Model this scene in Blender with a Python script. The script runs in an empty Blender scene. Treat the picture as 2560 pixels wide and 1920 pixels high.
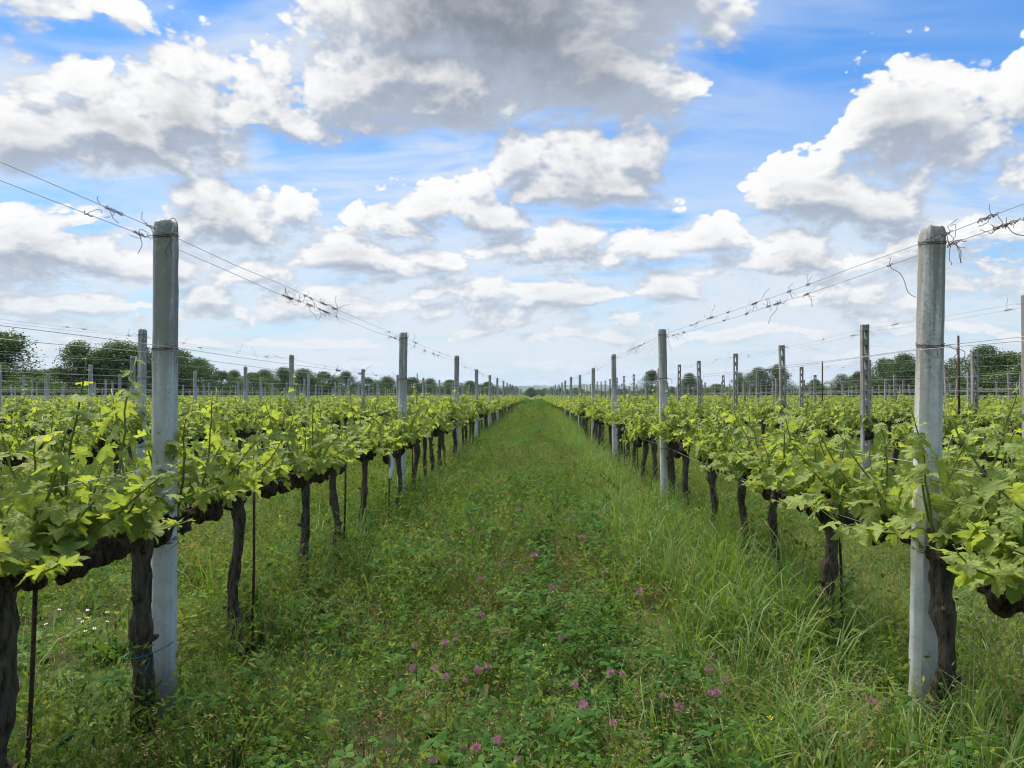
import bpy, bmesh, math, random
import numpy as np
from mathutils import Vector, Matrix, Euler

R = math.radians
SC = bpy.context.scene
COL = SC.collection

# ------------------------------------------------------------------ camera
FPX, W0, H0 = 1920.0, 2560.0, 1920.0          # focal length and frame of the photograph in pixels
EYE, YAW, PITCH = 1.43, R(1.64), R(0.84)      # the lane runs along +Y, its vanishing point is right of centre
cam = bpy.data.cameras.new('camera')
cam.sensor_width = 36.0
cam.lens = 36.0 * FPX / W0
cam.clip_start = 0.05
cam.clip_end = 40000.0
CAM = bpy.data.objects.new('camera', cam)
COL.objects.link(CAM)
CAM.location = (0.0, 0.0, EYE)
CAM.rotation_euler = Euler((R(90) + PITCH, 0.0, YAW), 'XYZ')
SC.camera = CAM

def pix_dir(px, py):
    v = Vector(((px - W0 / 2) / FPX, -(py - H0 / 2) / FPX, -1.0)).normalized()
    return CAM.rotation_euler.to_matrix() @ v

def pix_ae(px, py):
    d = pix_dir(px, py)
    return math.atan2(d.x, d.y), math.asin(d.z)

# ------------------------------------------------------------------ render and exposure
SC.render.engine = 'CYCLES'
SC.view_settings.view_transform = 'Standard'
SC.view_settings.look = 'None'
SC.view_settings.exposure = 0.80
SC.view_settings.gamma = 1.0
SC.view_settings.use_curve_mapping = False
cy = SC.cycles
cy.max_bounces = 5
cy.diffuse_bounces = 2
cy.glossy_bounces = 2
cy.transmission_bounces = 4
cy.volume_bounces = 0
cy.transparent_max_bounces = 6
cy.caustics_reflective = False
cy.caustics_refractive = False
cy.use_adaptive_sampling = True
cy.adaptive_threshold = 0.02
cy.adaptive_min_samples = 12
cy.use_denoising = True
cy.pixel_filter_type = 'BLACKMAN_HARRIS'
cy.filter_width = 1.15
try:
    cy.denoiser = 'OPENIMAGEDENOISE'
    cy.denoising_input_passes = 'RGB_ALBEDO_NORMAL'
    cy.denoising_prefilter = 'ACCURATE'
except Exception:
    pass

# ------------------------------------------------------------------ node helper: sums and products as shader nodes
class NB:
    def __init__(self, tree):
        self.t = tree
    def n(self, kind, **kw):
        nd = self.t.nodes.new(kind)
        for k, v in kw.items():
            setattr(nd, k, v)
        return nd
    def put(self, sock, v):
        if isinstance(v, Sk):
            self.t.links.new(v.s, sock)
        elif hasattr(v, 'is_output'):
            self.t.links.new(v, sock)
        else:
            sock.default_value = v
    def m(self, op, a, b=0.0, c=0.0, clamp=False):
        nd = self.n('ShaderNodeMath', operation=op, use_clamp=clamp)
        self.put(nd.inputs[0], a)
        if op not in ('SQRT', 'ABSOLUTE', 'SINE', 'COSINE', 'ARCSINE', 'FRACT', 'FLOOR', 'EXPONENT'):
            self.put(nd.inputs[1], b)
        if op in ('MULTIPLY_ADD', 'SMOOTH_MAX', 'SMOOTH_MIN'):
            self.put(nd.inputs[2], c)
        return Sk(self, nd.outputs[0])
    def vm(self, op, a, b=(0, 0, 0), c=(0, 0, 0), scale=1.0):
        nd = self.n('ShaderNodeVectorMath', operation=op)
        self.put(nd.inputs[0], a)
        if op in ('ADD', 'SUBTRACT', 'MULTIPLY', 'DOT_PRODUCT', 'MULTIPLY_ADD', 'DIVIDE'):
            self.put(nd.inputs[1], b)
        if op == 'MULTIPLY_ADD':
            self.put(nd.inputs[2], c)
        if op == 'SCALE':
            self.put(nd.inputs['Scale'], scale)
        return Sk(self, nd.outputs['Value'] if op in ('LENGTH', 'DOT_PRODUCT') else nd.outputs['Vector'])
    def xyz(self, v):
        nd = self.n('ShaderNodeSeparateXYZ')
        self.put(nd.inputs[0], v)
        return [Sk(self, o) for o in nd.outputs]
    def vec(self, x, y, z):
        nd = self.n('ShaderNodeCombineXYZ')
        for s, v in zip(nd.inputs, (x, y, z)):
            self.put(s, v)
        return Sk(self, nd.outputs[0])
    def noise(self, v, scale, detail=3.0, rough=0.5, dist=0.0, lac=2.0, color=False):
        nd = self.n('ShaderNodeTexNoise', noise_dimensions='3D')
        if v is not None:
            self.put(nd.inputs['Vector'], v)
        self.put(nd.inputs['Scale'], scale)
        self.put(nd.inputs['Detail'], detail)
        self.put(nd.inputs['Roughness'], rough)
        self.put(nd.inputs['Distortion'], dist)
        self.put(nd.inputs['Lacunarity'], lac)
        return Sk(self, nd.outputs['Color' if color else 0])
    def voro(self, v, scale, detail=0.0, rough=0.5, feature='F1', rnd=1.0, out='Distance', norm=False):
        nd = self.n('ShaderNodeTexVoronoi', voronoi_dimensions='3D', feature=feature)
        if v is not None:
            self.put(nd.inputs['Vector'], v)
        self.put(nd.inputs['Scale'], scale)
        if 'Detail' in nd.inputs:
            self.put(nd.inputs['Detail'], detail)
            self.put(nd.inputs['Roughness'], rough)
        self.put(nd.inputs['Randomness'], rnd)
        nd.normalize = norm
        return Sk(self, nd.outputs[out])
    def ss(self, v, a, b, lo=0.0, hi=1.0, kind='SMOOTHSTEP'):
        nd = self.n('ShaderNodeMapRange', interpolation_type=kind, clamp=True) if kind == 'LINEAR' else self.n('ShaderNodeMapRange', interpolation_type=kind)
        for i, x in enumerate((v, a, b, lo, hi)):
            self.put(nd.inputs[i], x)
        return Sk(self, nd.outputs[0])
    def mix(self, f, a, b, blend='MIX'):
        nd = self.n('ShaderNodeMix', data_type='RGBA', blend_type=blend)
        self.put(nd.inputs[0], f)
        for s, v in ((nd.inputs[6], a), (nd.inputs[7], b)):
            if isinstance(v, tuple) and len(v) == 3:
                v = (*v, 1.0)
            self.put(s, v)
        return Sk(self, nd.outputs[2])
    def ramp(self, f, stops, interp='LINEAR'):
        nd = self.n('ShaderNodeValToRGB')
        self.put(nd.inputs[0], f)
        nd.color_ramp.interpolation = interp
        el = nd.color_ramp.elements
        while len(el) < len(stops):
            el.new(0.5)
        for e, (p, c) in zip(el, stops):
            e.position = p
            e.color = (*c, 1.0) if len(c) == 3 else c
        return Sk(self, nd.outputs[0])

class Sk:
    def __init__(self, nb, s):
        self.nb, self.s = nb, s
    def __add__(self, o): return self.nb.m('ADD', self, o)
    __radd__ = __add__
    def __sub__(self, o): return self.nb.m('SUBTRACT', self, o)
    def __rsub__(self, o): return self.nb.m('SUBTRACT', o, self)
    def __mul__(self, o): return self.nb.m('MULTIPLY', self, o)
    __rmul__ = __mul__
    def __truediv__(self, o): return self.nb.m('DIVIDE', self, o)
    def __rtruediv__(self, o): return self.nb.m('DIVIDE', o, self)
    def max(self, o): return self.nb.m('MAXIMUM', self, o)
    def min(self, o): return self.nb.m('MINIMUM', self, o)
    def clamp(self): return self.nb.m('ADD', self, 0.0, clamp=True)
    def pow(self, e): return self.nb.m('POWER', self, e)

# ------------------------------------------------------------------ sky
SUN_EL, SUN_AZ = R(66), R(-35)        # high on the left, veiled by thin cloud
SKY_STRENGTH = 0.10

# clouds in view: centre x, flat base y, half width, height of the crown, thickness, sharpness of the base (photograph pixels)
CLOUDS = [
    # big dark cloud overhead
    (1250, 300, 470, 640, 2.4, 70), (1060, 350, 300, 330, 2.0, 60), (1560, 130, 260, 320, 1.7, 110), (850, 190, 150, 260, 0.9, 110),
    (1740, 60, 130, 170, 0.7, 110),
    # cumulus bank at the left
    (260, 430, 250, 320, 1.3, 60), (450, 410, 190, 310, 1.25, 60), (660, 345, 130, 210, 0.95, 60), (70, 440, 190, 190, 1.1, 60),
    (850, 350, 150, 95, 0.7, 50),
    # cumulus right of centre with a dark base
    (1460, 515, 215, 195, 1.2, 45), (1590, 480, 85, 220, 0.85, 70), (1330, 480, 100, 165, 0.85, 50),
    # towering cumulus at the right
    (2290, 440, 205, 325, 1.1, 90), (2460, 470, 220, 230, 1.0, 90), (2570, 440, 90, 310, 0.8, 120),
    (2030, 570, 170, 190, 0.95, 60), (2190, 575, 150, 120, 0.8, 60), (1960, 695, 240, 120, 0.85, 50), (2330, 665, 240, 140, 0.7, 60),
    # middle band
    (545, 620, 170, 190, 0.95, 60), (740, 590, 100, 110, 0.7, 55), (130, 705, 250, 190, 0.95, 55), (870, 690, 140, 130, 0.85, 50),
    (1140, 580, 210, 130, 0.7, 50), (1070, 690, 120, 80, 0.7, 40), (1420, 690, 210, 130, 0.85, 45), (1290, 775, 250, 85, 0.75, 35),
    (525, 800, 110, 100, 0.8, 40), (170, 790, 200, 80, 0.6, 40), (830, 790, 220, 85, 0.6, 40), (1660, 770, 150, 85, 0.65, 35),
    (2130, 770, 210, 85, 0.65, 40), (2430, 720, 140, 80, 0.6, 40), (1500, 855, 200, 45, 0.5, 25), (1200, 845, 100, 40, 0.5, 25),
    (1900, 845, 240, 50, 0.5, 30), (330, 860, 240, 48, 0.5, 25), (760, 868, 200, 42, 0.5, 22), (2280, 830, 220, 48, 0.5, 26), (1030, 780, 120, 60, 0.6, 30),
    (960, 605, 130, 95, 0.75, 40), (1250, 650, 140, 85, 0.75, 35), (1580, 650, 140, 85, 0.65, 35), (1770, 630, 110, 80, 0.6, 35), (380, 705, 120, 95, 0.7, 40),
    (660, 725, 140, 85, 0.65, 35), (1080, 750, 140, 65, 0.65, 30), (1480, 770, 150, 65, 0.65, 30), (2250, 400, 200, 280, 1.4, 80),
    # top left corner
    (130, 30, 240, 110, 0.6, 120),
]

def build_world():
    w = bpy.data.worlds.new('World')
    SC.world = w
    w.use_nodes = True
    t = w.node_tree
    t.nodes.clear()
    b = NB(t)
    tc = b.n('ShaderNodeTexCoord')
    D = Sk(b, tc.outputs['Generated'])
    sky = b.n('ShaderNodeTexSky', sky_type='NISHITA')
    sky.sun_disc = False
    sky.sun_elevation = SUN_EL
    sky.sun_rotation = SUN_AZ
    sky.altitude = 0.0
    sky.air_density = 1.0
    sky.dust_density = 0.6
    sky.ozone_density = 3.0

    # the density of the clouds, a group that is read twice: here and a little nearer the light
    g = bpy.data.node_groups.new('cloud_density', 'ShaderNodeTree')
    g.interface.new_socket('D', in_out='INPUT', socket_type='NodeSocketVector')
    g.interface.new_socket('Density', in_out='OUTPUT', socket_type='NodeSocketFloat')
    g.interface.new_socket('Shape', in_out='OUTPUT', socket_type='NodeSocketFloat')
    q = NB(g)
    gi, go = q.n('NodeGroupInput'), q.n('NodeGroupOutput')
    d = Sk(q, gi.outputs[0])
    x, y, z = q.xyz(d)
    zc = z.max(0.0)
    k = 1.0 / (zc + 0.30)
    P = q.vm('SCALE', d, scale=k)
    warp = q.noise(P, 2.6, 1.0, 0.55, color=True)
    big = q.noise(P, 2.0, 5.0, 0.52)
    P2 = q.vm('SCALE', d, scale=1.0 / (zc + 0.5))
    puff = q.voro(q.vm('MULTIPLY_ADD', warp, (0.10, 0.10, 0.10), P2), 8.5, 3.8, 0.68, feature='F1', norm=True)
    puff = puff * puff * 3.6
    wv = q.vm('MULTIPLY_ADD', warp, (0.06, 0.06, 0.05), d)
    wx, wy, wz = q.xyz(wv)
    a = q.m('ARCTAN2', wx - 0.03, wy - 0.03)
    e = q.m('ARCSINE', (wz - 0.025).min(0.999))
    ae = q.vec(a, e, 0.0)
    f = None
    for (cx, by, hw, hh, th, sb) in CLOUDS:
        ca, ce = pix_ae(cx, by)
        cosf = math.cos(ca + YAW)
        ra = hw / FPX * cosf * cosf * 1.2
        re_ = hh / FPX * cosf * 1.15
        sbr = sb / FPX * 2.3
        dv = q.vm('MULTIPLY_ADD', ae, (1 / ra, 1 / re_, 0), (-ca / ra, -ce / re_, 0))
        body = q.m('MULTIPLY_ADD', q.vm('LENGTH', dv), -(1.1 + 1.5 * th), 1.1 + 1.5 * th)
        base = q.m('MULTIPLY_ADD', e, 1.9 / sbr, -ce * 1.9 / sbr + 0.45)
        c = body.min(base)
        f = c if f is None else q.m('SMOOTH_MAX', f, c, 0.22)
    # everywhere else: a broken field of cumulus that thickens to the horizon
    gen = (big - 0.60) * 4.0 + q.ss(zc, 0.10, 0.32, 0.34, -0.25)
    inview = q.ss(q.m('ABSOLUTE', a + YAW), 0.62, 0.85, 1.0, 0.0) * q.ss(zc, 0.45, 0.62, 1.0, 0.0)
    gen = gen - inview * q.ss(zc, 0.14, 0.30, 0.0, 0.62)
    shape = q.m('SMOOTH_MAX', f.max(-1.5), gen, 0.2)
    dens = shape + (0.27 - puff) * 2.0 + (big - 0.5) * 1.0 - 0.22
    q.put(go.inputs[0], dens)
    q.put(go.inputs[1], shape)

    def dens_at(vec):
        nd = b.n('ShaderNodeGroup')
        nd.node_tree = g
        b.put(nd.inputs[0], vec)
        return Sk(b, nd.outputs[0]), Sk(b, nd.outputs[1])
    Dx, Dy, Dz = b.xyz(D)
    zpos = Dz.max(0.0)
    d0, s0 = dens_at(D)
    step = b.ss(zpos, 0.0, 0.4, 0.012, 0.034, 'LINEAR')
    lightdir = b.vec(step * -0.25, 0.0, step)
    d1, s1 = dens_at(b.vm('NORMALIZE', b.vm('ADD', D, lightdir)))
    thick = b.ss(d0, 0.4, 2.7)
    lit = b.m('MULTIPLY_ADD', d0 - d1, 0.88, 0.40, clamp=True)
    lit = b.ss(lit, 0.0, 1.0)
    cover = b.ss(d0, -0.12, b.m('MULTIPLY_ADD', lit, -0.68, 0.70))
    # cloud radiance: lit crowns are white, thick bodies and bases grey with a cool cast
    bright = b.mix(thick, (0.97, 0.965, 0.955), (0.42, 0.44, 0.48))
    dark = b.mix(thick, (0.42, 0.48, 0.58), (0.22, 0.25, 0.30))
    ccol = b.mix(lit, dark, bright)
    # thin high veil
    vein = b.noise(b.vm('MULTIPLY', b.vm('SCALE', D, scale=1.0 / (zpos + 0.25)), (1.0, 2.3, 1.6)), 1.7, 4.0, 0.6, dist=0.6)
    veil = b.ss(vein, 0.34, 0.62) * b.ss(Dx, -0.1, 0.5, 0.88, 0.10, 'LINEAR')
    veil = veil.max(b.ss(vein, 0.24, 0.56) * b.ss(zpos, 0.14, 0.40, 0.92, 0.0))
    # sky colour, its blue deepened a little
    hs = b.n('ShaderNodeHueSaturation')
    hs.inputs['Saturation'].default_value = 1.3
    hs.inputs['Value'].default_value = 1.0
    b.put(hs.inputs['Color'], Sk(b, sky.outputs[0]))
    base = b.vm('MULTIPLY', Sk(b, hs.outputs[0]), (SKY_STRENGTH * 1.20, SKY_STRENGTH * 1.52, SKY_STRENGTH * 1.72))
    hz = b.ss(zpos, 0.0, 0.22, 0.85, 0.0)
    base = b.mix(hz, base, (0.56, 0.69, 0.73))
    base = b.mix(veil, base, (0.74, 0.80, 0.86))
    # far clouds fade into the milky horizon
    fade = b.ss(zpos, 0.0, 0.18, 0.62, 0.0)
    ccol = b.mix(fade, ccol, (0.66, 0.74, 0.78))
    out = b.mix(cover, base, ccol)
    bg = b.n('ShaderNodeBackground')
    b.put(bg.inputs['Color'], out)
    bg.inputs['Strength'].default_value = 0.59
    ow = b.n('ShaderNodeOutputWorld')
    t.links.new(bg.outputs[0], ow.inputs['Surface'])
    w.cycles.sampling_method = 'NONE'

build_world()

sun = bpy.data.lights.new('sun', 'SUN')
sun.energy = 4.8
sun.angle = R(40)
sun.color = (1.0, 0.95, 0.86)
SUN = bpy.data.objects.new('sun', sun)
COL.objects.link(SUN)
_sd = Vector((math.sin(SUN_AZ) * math.cos(SUN_EL), math.cos(SUN_AZ) * math.cos(SUN_EL), math.sin(SUN_EL)))
SUN.rotation_euler = _sd.to_track_quat('Z', 'Y').to_euler()

# ------------------------------------------------------------------ mesh helpers
rng = np.random.default_rng(7)
random.seed(7)

def tag(o, label=None, cat=None, group=None, kind=None):
    if label: o['label'] = label
    if cat: o['category'] = cat
    if group: o['group'] = group
    if kind: o['kind'] = kind
    return o

def mk_mesh(name, verts, faces, mats=None, smooth=True, fmat=None):
    me = bpy.data.meshes.new(name)
    v = np.asarray(verts, dtype=np.float32).reshape(-1, 3)
    if isinstance(faces, np.ndarray) and faces.ndim == 2:
        nf, k = faces.shape
        me.vertices.add(len(v))
        me.vertices.foreach_set('co', v.ravel())
        me.loops.add(nf * k)
        me.loops.foreach_set('vertex_index', faces.astype(np.int32).ravel())
        me.polygons.add(nf)
        me.polygons.foreach_set('loop_start', np.arange(0, nf * k, k, dtype=np.int32))
        me.polygons.foreach_set('loop_total', np.full(nf, k, dtype=np.int32))
        me.update(calc_edges=True)
    else:
        me.from_pydata([tuple(map(float, p)) for p in v], [], [tuple(map(int, f)) for f in faces])
    if mats is not None:
        for m in (mats if isinstance(mats, (list, tuple)) else [mats]):
            me.materials.append(m)
    if fmat is not None:
        me.polygons.foreach_set('material_index', np.asarray(fmat, dtype=np.int32))
    me.polygons.foreach_set('use_smooth', np.full(len(me.polygons), bool(smooth)))
    me.update()
    return me

def obj(name, me, parent=None, loc=None, rot=None, scale=None, link=True):
    o = bpy.data.objects.new(name, me)
    if parent is not None: o.parent = parent
    if loc is not None: o.location = loc
    if rot is not None: o.rotation_euler = rot
    if scale is not None: o.scale = scale
    if link: COL.objects.link(o)
    return o

class MB:
    """collects pieces of geometry for one mesh"""
    def __init__(self):
        self.v, self.f, self.m, self.n = [], [], [], 0
    def add(self, verts, faces, mat=0):
        v = np.asarray(verts, dtype=np.float32).reshape(-1, 3)
        self.v.append(v)
        for f in faces:
            self.f.append(tuple(int(i) + self.n for i in f))
            self.m.append(mat)
        self.n += len(v)
        return self
    def box(self, c, s, mat=0):
        x, y, z = c; a, b, d = s[0] / 2, s[1] / 2, s[2] / 2
        v = [(x + i * a, y + j * b, z + k * d) for i in (-1, 1) for j in (-1, 1) for k in (-1, 1)]
        return self.add(v, [(0, 1, 3, 2), (4, 6, 7, 5), (0, 4, 5, 1), (2, 3, 7, 6), (0, 2, 6, 4), (1, 5, 7, 3)], mat)
    def mesh(self, name, mats, smooth=True):
        return mk_mesh(name, np.concatenate(self.v), self.f, mats, smooth, self.m)

def tube(path, rad, seg=8, caps=True, rough=None, seed=0):
    """swept tube; rough(i, angle) multiplies the radius"""
    p = np.asarray(path, dtype=float)
    n = len(p)
    rad = np.full(n, rad) if np.isscalar(rad) else np.asarray(rad, dtype=float)
    t = np.gradient(p, axis=0)
    t /= np.linalg.norm(t, axis=1)[:, None] + 1e-9
    up = np.array([0.0, 0.0, 1.0]) if abs(t[0][2]) < 0.9 else np.array([1.0, 0.0, 0.0])
    vs = []
    u = np.cross(t[0], up); u /= np.linalg.norm(u)
    ang = np.linspace(0, 2 * math.pi, seg, endpoint=False)
    for i in range(n):
        u = u - t[i] * np.dot(u, t[i]); u /= np.linalg.norm(u) + 1e-9
        w = np.cross(t[i], u)
        r = np.full(seg, rad[i])
        if rough is not None:
            r = r * rough[i]
        vs.append(p[i] + r[:, None] * (np.cos(ang)[:, None] * u + np.sin(ang)[:, None] * w))
    v = np.concatenate(vs)
    f = []
    for i in range(n - 1):
        for j in range(seg):
            k = (j + 1) % seg
            f.append((i * seg + j, i * seg + k, (i + 1) * seg + k, (i + 1) * seg + j))
    if caps:
        f.append(tuple(range(seg - 1, -1, -1)))
        f.append(tuple(range((n - 1) * seg, n * seg)))
    return v, f

def smooth_noise(n, m, cells, r, octaves=3):
    """periodic in the second direction"""
    out = np.zeros((n, m)); amp = 1.0
    for o in range(octaves):
        ca, cb = max(2, int(cells[0] * 2 ** o)), max(3, int(cells[1] * 2 ** o))
        g = r.standard_normal((ca + 1, cb))
        a = np.linspace(0, ca, n, endpoint=False); b = np.linspace(0, cb, m, endpoint=False)
        i0 = a.astype(int); fa = a - i0; j0 = b.astype(int); fb = b - j0
        fa = (fa * fa * (3 - 2 * fa))[:, None]; fb = (fb * fb * (3 - 2 * fb))[None, :]
        j1 = (j0 + 1) % cb
        out += amp * ((g[i0][:, j0] * (1 - fb) + g[i0][:, j1] * fb) * (1 - fa) + (g[i0 + 1][:, j0] * (1 - fb) + g[i0 + 1][:, j1] * fb) * fa)
        amp *= 0.55
    return out

ONES = ['', 'first', 'second', 'third', 'fourth', 'fifth', 'sixth', 'seventh', 'eighth', 'ninth', 'tenth', 'eleventh', 'twelfth', 'thirteenth',
        'fourteenth', 'fifteenth', 'sixteenth', 'seventeenth', 'eighteenth', 'nineteenth']
TENS = {2: 'twent', 3: 'thirt', 4: 'fort', 5: 'fift', 6: 'sixt', 7: 'sevent', 8: 'eight', 9: 'ninet'}
def ordinal(n):
    if n < 20: return ONES[n]
    t, o = divmod(n, 10)
    return TENS[t] + 'ieth' if o == 0 else TENS[t] + 'y-' + ONES[o]

# ------------------------------------------------------------------ materials
def new_mat(name):
    m = bpy.data.materials.new(name)
    m.use_nodes = True
    t = m.node_tree
    t.nodes.clear()
    return m, NB(t)

def finish(m, b, shader):
    o = b.n('ShaderNodeOutputMaterial')
    b.t.links.new(shader, o.inputs['Surface'])
    return m

def bump(b, h, strength=0.5, dist=0.01):
    nd = b.n('ShaderNodeBump')
    nd.inputs['Strength'].default_value = strength
    nd.inputs['Distance'].default_value = dist
    b.put(nd.inputs['Height'], h)
    return nd.outputs[0]

def principled(b, col, rough=0.8, normal=None, spec=0.3):
    p = b.n('ShaderNodeBsdfPrincipled')
    b.put(p.inputs['Base Color'], col if isinstance(col, Sk) else (*col, 1.0))
    b.put(p.inputs['Roughness'], rough)
    p.inputs['Specular IOR Level'].default_value = spec
    if normal is not None: b.t.links.new(normal, p.inputs['Normal'])
    return p.outputs[0]

def leaf_mat(name, stops, trans=0.45, tcol=(1.25, 1.2, 0.6), rough=0.5, spec=0.3, patch=0.0, patch_scale=0.6, veins=False):
    """foliage: a colour for each leaf (mesh island) shifted for each plant, part of the light passes through"""
    m, b = new_mat(name)
    geo = b.n('ShaderNodeNewGeometry')
    oi = b.n('ShaderNodeObjectInfo')
    f = b.m('FRACT', Sk(b, geo.outputs['Random Per Island']) + Sk(b, oi.outputs['Random']) * 3.7)
    f = f * 0.75 + Sk(b, oi.outputs['Random']) * 0.25
    if patch:
        nz = b.noise(Sk(b, geo.outputs['Position']), patch_scale, 3.0, 0.6)
        f = (f + (nz - 0.5) * patch).clamp()
    col = b.ramp(f, stops)
    nrm = None
    if veins:
        blot = b.noise(Sk(b, geo.outputs['Position']), 26.0, 4.0, 0.65)
        col = b.mix(b.ss(blot, 0.38, 0.68) * 0.45, col, (0.30, 0.33, 0.10))
        rid = b.voro(Sk(b, geo.outputs['Position']), 75.0, 1.0, 0.5)
        col = b.mix(b.ss(rid, 0.25, 0.75, 0.0, 0.22), col, (0.12, 0.20, 0.035))
        nrm = bump(b, rid + blot * 0.5, 0.5, 0.006)
    back = b.mix(Sk(b, geo.outputs['Backfacing']) * 0.35, col, (0.30, 0.36, 0.16))
    pr = principled(b, back, rough, nrm, spec=spec)
    tr = b.n('ShaderNodeBsdfTranslucent')
    b.put(tr.inputs['Color'], b.mix(1.0, col, tcol, 'MULTIPLY'))
    mx = b.n('ShaderNodeMixShader')
    mx.inputs[0].default_value = trans
    b.t.links.new(pr, mx.inputs[1])
    b.t.links.new(tr.outputs[0], mx.inputs[2])
    return finish(m, b, mx.outputs[0])

M = {}
M['vine_leaf'] = leaf_mat('vine_leaf', [(0.0, (0.165, 0.240, 0.050)), (0.3, (0.220, 0.300, 0.062)), (0.7, (0.280, 0.350, 0.072)), (0.92, (0.34, 0.40, 0.080)), (1.0, (0.46, 0.42, 0.10))], 0.50, (1.5, 1.4, 0.70), 0.55, 0.28, veins=True)
M['shoot'] = leaf_mat('shoot', [(0.0, (0.13, 0.17, 0.035)), (1.0, (0.22, 0.24, 0.06))], 0.1)
M['clover'] = leaf_mat('clover', [(0.0, (0.026, 0.074, 0.014)), (0.5, (0.052, 0.122, 0.024)), (1.0, (0.110, 0.190, 0.042))], 0.40, (1.4, 1.35, 0.55), 0.75, 0.08, 0.9)
M['grass'] = leaf_mat('grass', [(0.0, (0.055, 0.125, 0.016)), (0.5, (0.095, 0.190, 0.026)), (0.9, (0.155, 0.245, 0.040)), (1.0, (0.28, 0.25, 0.09))], 0.42, (1.4, 1.3, 0.55), 0.6, 0.18, 0.6)
M['weed'] = leaf_mat('weed', [(0.0, (0.055, 0.110, 0.018)), (0.5, (0.116, 0.182, 0.031)), (0.83, (0.195, 0.238, 0.050)), (1.0, (0.28, 0.20, 0.10))], 0.40, (1.4, 1.3, 0.55), 0.75, 0.08, 0.9)
M['dry'] = leaf_mat('dry', [(0.0, (0.16, 0.105, 0.045)), (0.5, (0.26, 0.19, 0.085)), (1.0, (0.36, 0.28, 0.14))], 0.25, (1.1, 1.0, 0.8), 0.7, 0.2)
M['sorrel'] = leaf_mat('sorrel', [(0.0, (0.10, 0.060, 0.030)), (0.5, (0.19, 0.110, 0.060)), (1.0, (0.26, 0.185, 0.085))], 0.30, (1.2, 1.0, 0.7), 0.75, 0.08)
M['dock'] = leaf_mat('dock', [(0.0, (0.03, 0.09, 0.02)), (0.6, (0.06, 0.14, 0.025)), (1.0, (0.11, 0.18, 0.035))], 0.35, (1.3, 1.3, 0.5), 0.7, 0.12)
M['tree_dark'] = leaf_mat('tree_dark', [(0.0, (0.022, 0.052, 0.016)), (0.5, (0.042, 0.088, 0.022)), (1.0, (0.080, 0.130, 0.034))], 0.25, (1.2, 1.3, 0.6), 0.8, 0.1)
M['tree_pale'] = leaf_mat('tree_pale', [(0.0, (0.032, 0.066, 0.018)), (0.5, (0.062, 0.105, 0.026)), (1.0, (0.11, 0.15, 0.042))], 0.28, (1.2, 1.25, 0.6), 0.8, 0.1)

def _bark(name, c0, c1, c2, sc, moss=0.0):
    m, b = new_mat(name)
    tc = b.n('ShaderNodeTexCoord')
    P = Sk(b, tc.outputs['Object'])
    st = b.vm('MULTIPLY', P, (sc, sc, sc * 0.22))
    n1 = b.noise(st, 1.6, 6.0, 0.65, dist=0.5)
    n2 = b.noise(P, 9.0, 4.0, 0.6)
    v = b.voro(st, 1.1, 2.0, 0.6)
    col = b.ramp(n1 * 0.65 + v * 0.4, [(0.25, c0), (0.52, c1), (0.82, c2)])
    col = b.mix(b.ss(n2, 0.50, 0.75) * 0.5, col, c2)
    if moss:
        col = b.mix(b.ss(b.noise(P, 5.0, 3.0, 0.6), 0.55, 0.7) * moss, col, (0.09, 0.085, 0.03))
    return finish(m, b, principled(b, col, 0.92, bump(b, n1 * 0.9 + v * 0.6 + n2 * 0.4, 1.0, 0.035), 0.15))
M['bark'] = _bark('bark', (0.009, 0.007, 0.005), (0.050, 0.037, 0.027), (0.150, 0.118, 0.084), 38.0, 0.35)
M['cordon_bark'] = _bark('cordon_bark', (0.005, 0.004, 0.003), (0.024, 0.017, 0.012), (0.095, 0.068, 0.048), 34.0)
M['tree_bark'] = _bark('tree_bark', (0.02, 0.017, 0.012), (0.05, 0.04, 0.03), (0.10, 0.085, 0.06), 3.0)

def concrete(name, light, mid, dark, stain_top):
    m, b = new_mat(name)
    tc = b.n('ShaderNodeTexCoord')
    oi = b.n('ShaderNodeObjectInfo')
    P = b.vm('ADD', Sk(b, tc.outputs['Object']), b.vec(Sk(b, oi.outputs['Random']) * 13.0, 0.0, Sk(b, oi.outputs['Random']) * 7.0))
    x, y, z = b.xyz(Sk(b, tc.outputs['Object']))
    fine = b.noise(P, 70.0, 4.0, 0.7)
    mid_n = b.noise(P, 11.0, 5.0, 0.65)
    streak = b.noise(b.vm('MULTIPLY', P, (26.0, 26.0, 1.1)), 1.0, 5.0, 0.68)
    col = b.mix(b.ss(mid_n, 0.35, 0.7), light, mid)
    # weathered upper half: old runs of dirt and lichen from the head downwards
    st = b.ss(streak * 0.75 + fine * 0.25, 0.37, 0.54) * b.ss(z, stain_top[0], stain_top[1], 0.22, 0.85)
    col = b.mix(st, col, dark)
    col = b.mix(b.ss(b.noise(P, 24.0, 3.0, 0.6), 0.60, 0.72) * 0.5, col, mid)
    pits = b.voro(P, 48.0)
    pit = b.ss(pits, 0.10, 0.17, 1.0, 0.0) * b.ss(b.noise(P, 14.0, 2.0), 0.5, 0.56)
    col = b.mix(pit * 0.8, col, (0.08, 0.08, 0.075))
    col = b.mix(b.ss(z + (mid_n - 0.5) * 0.5, 0.05, 0.42, 0.75, 0.0), col, (0.15, 0.135, 0.09))
    h = fine * 0.5 + mid_n * 0.3 - pit * 1.2
    return finish(m, b, principled(b, col, 0.9, bump(b, h, 0.55, 0.004), 0.2))
M['concrete'] = concrete('concrete', (0.71, 0.69, 0.645), (0.55, 0.53, 0.49), (0.25, 0.23, 0.185), (1.25, 1.75))
M['old_concrete'] = concrete('old_concrete', (0.56, 0.53, 0.49), (0.42, 0.385, 0.34), (0.20, 0.17, 0.135), (0.6, 1.6))

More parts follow.
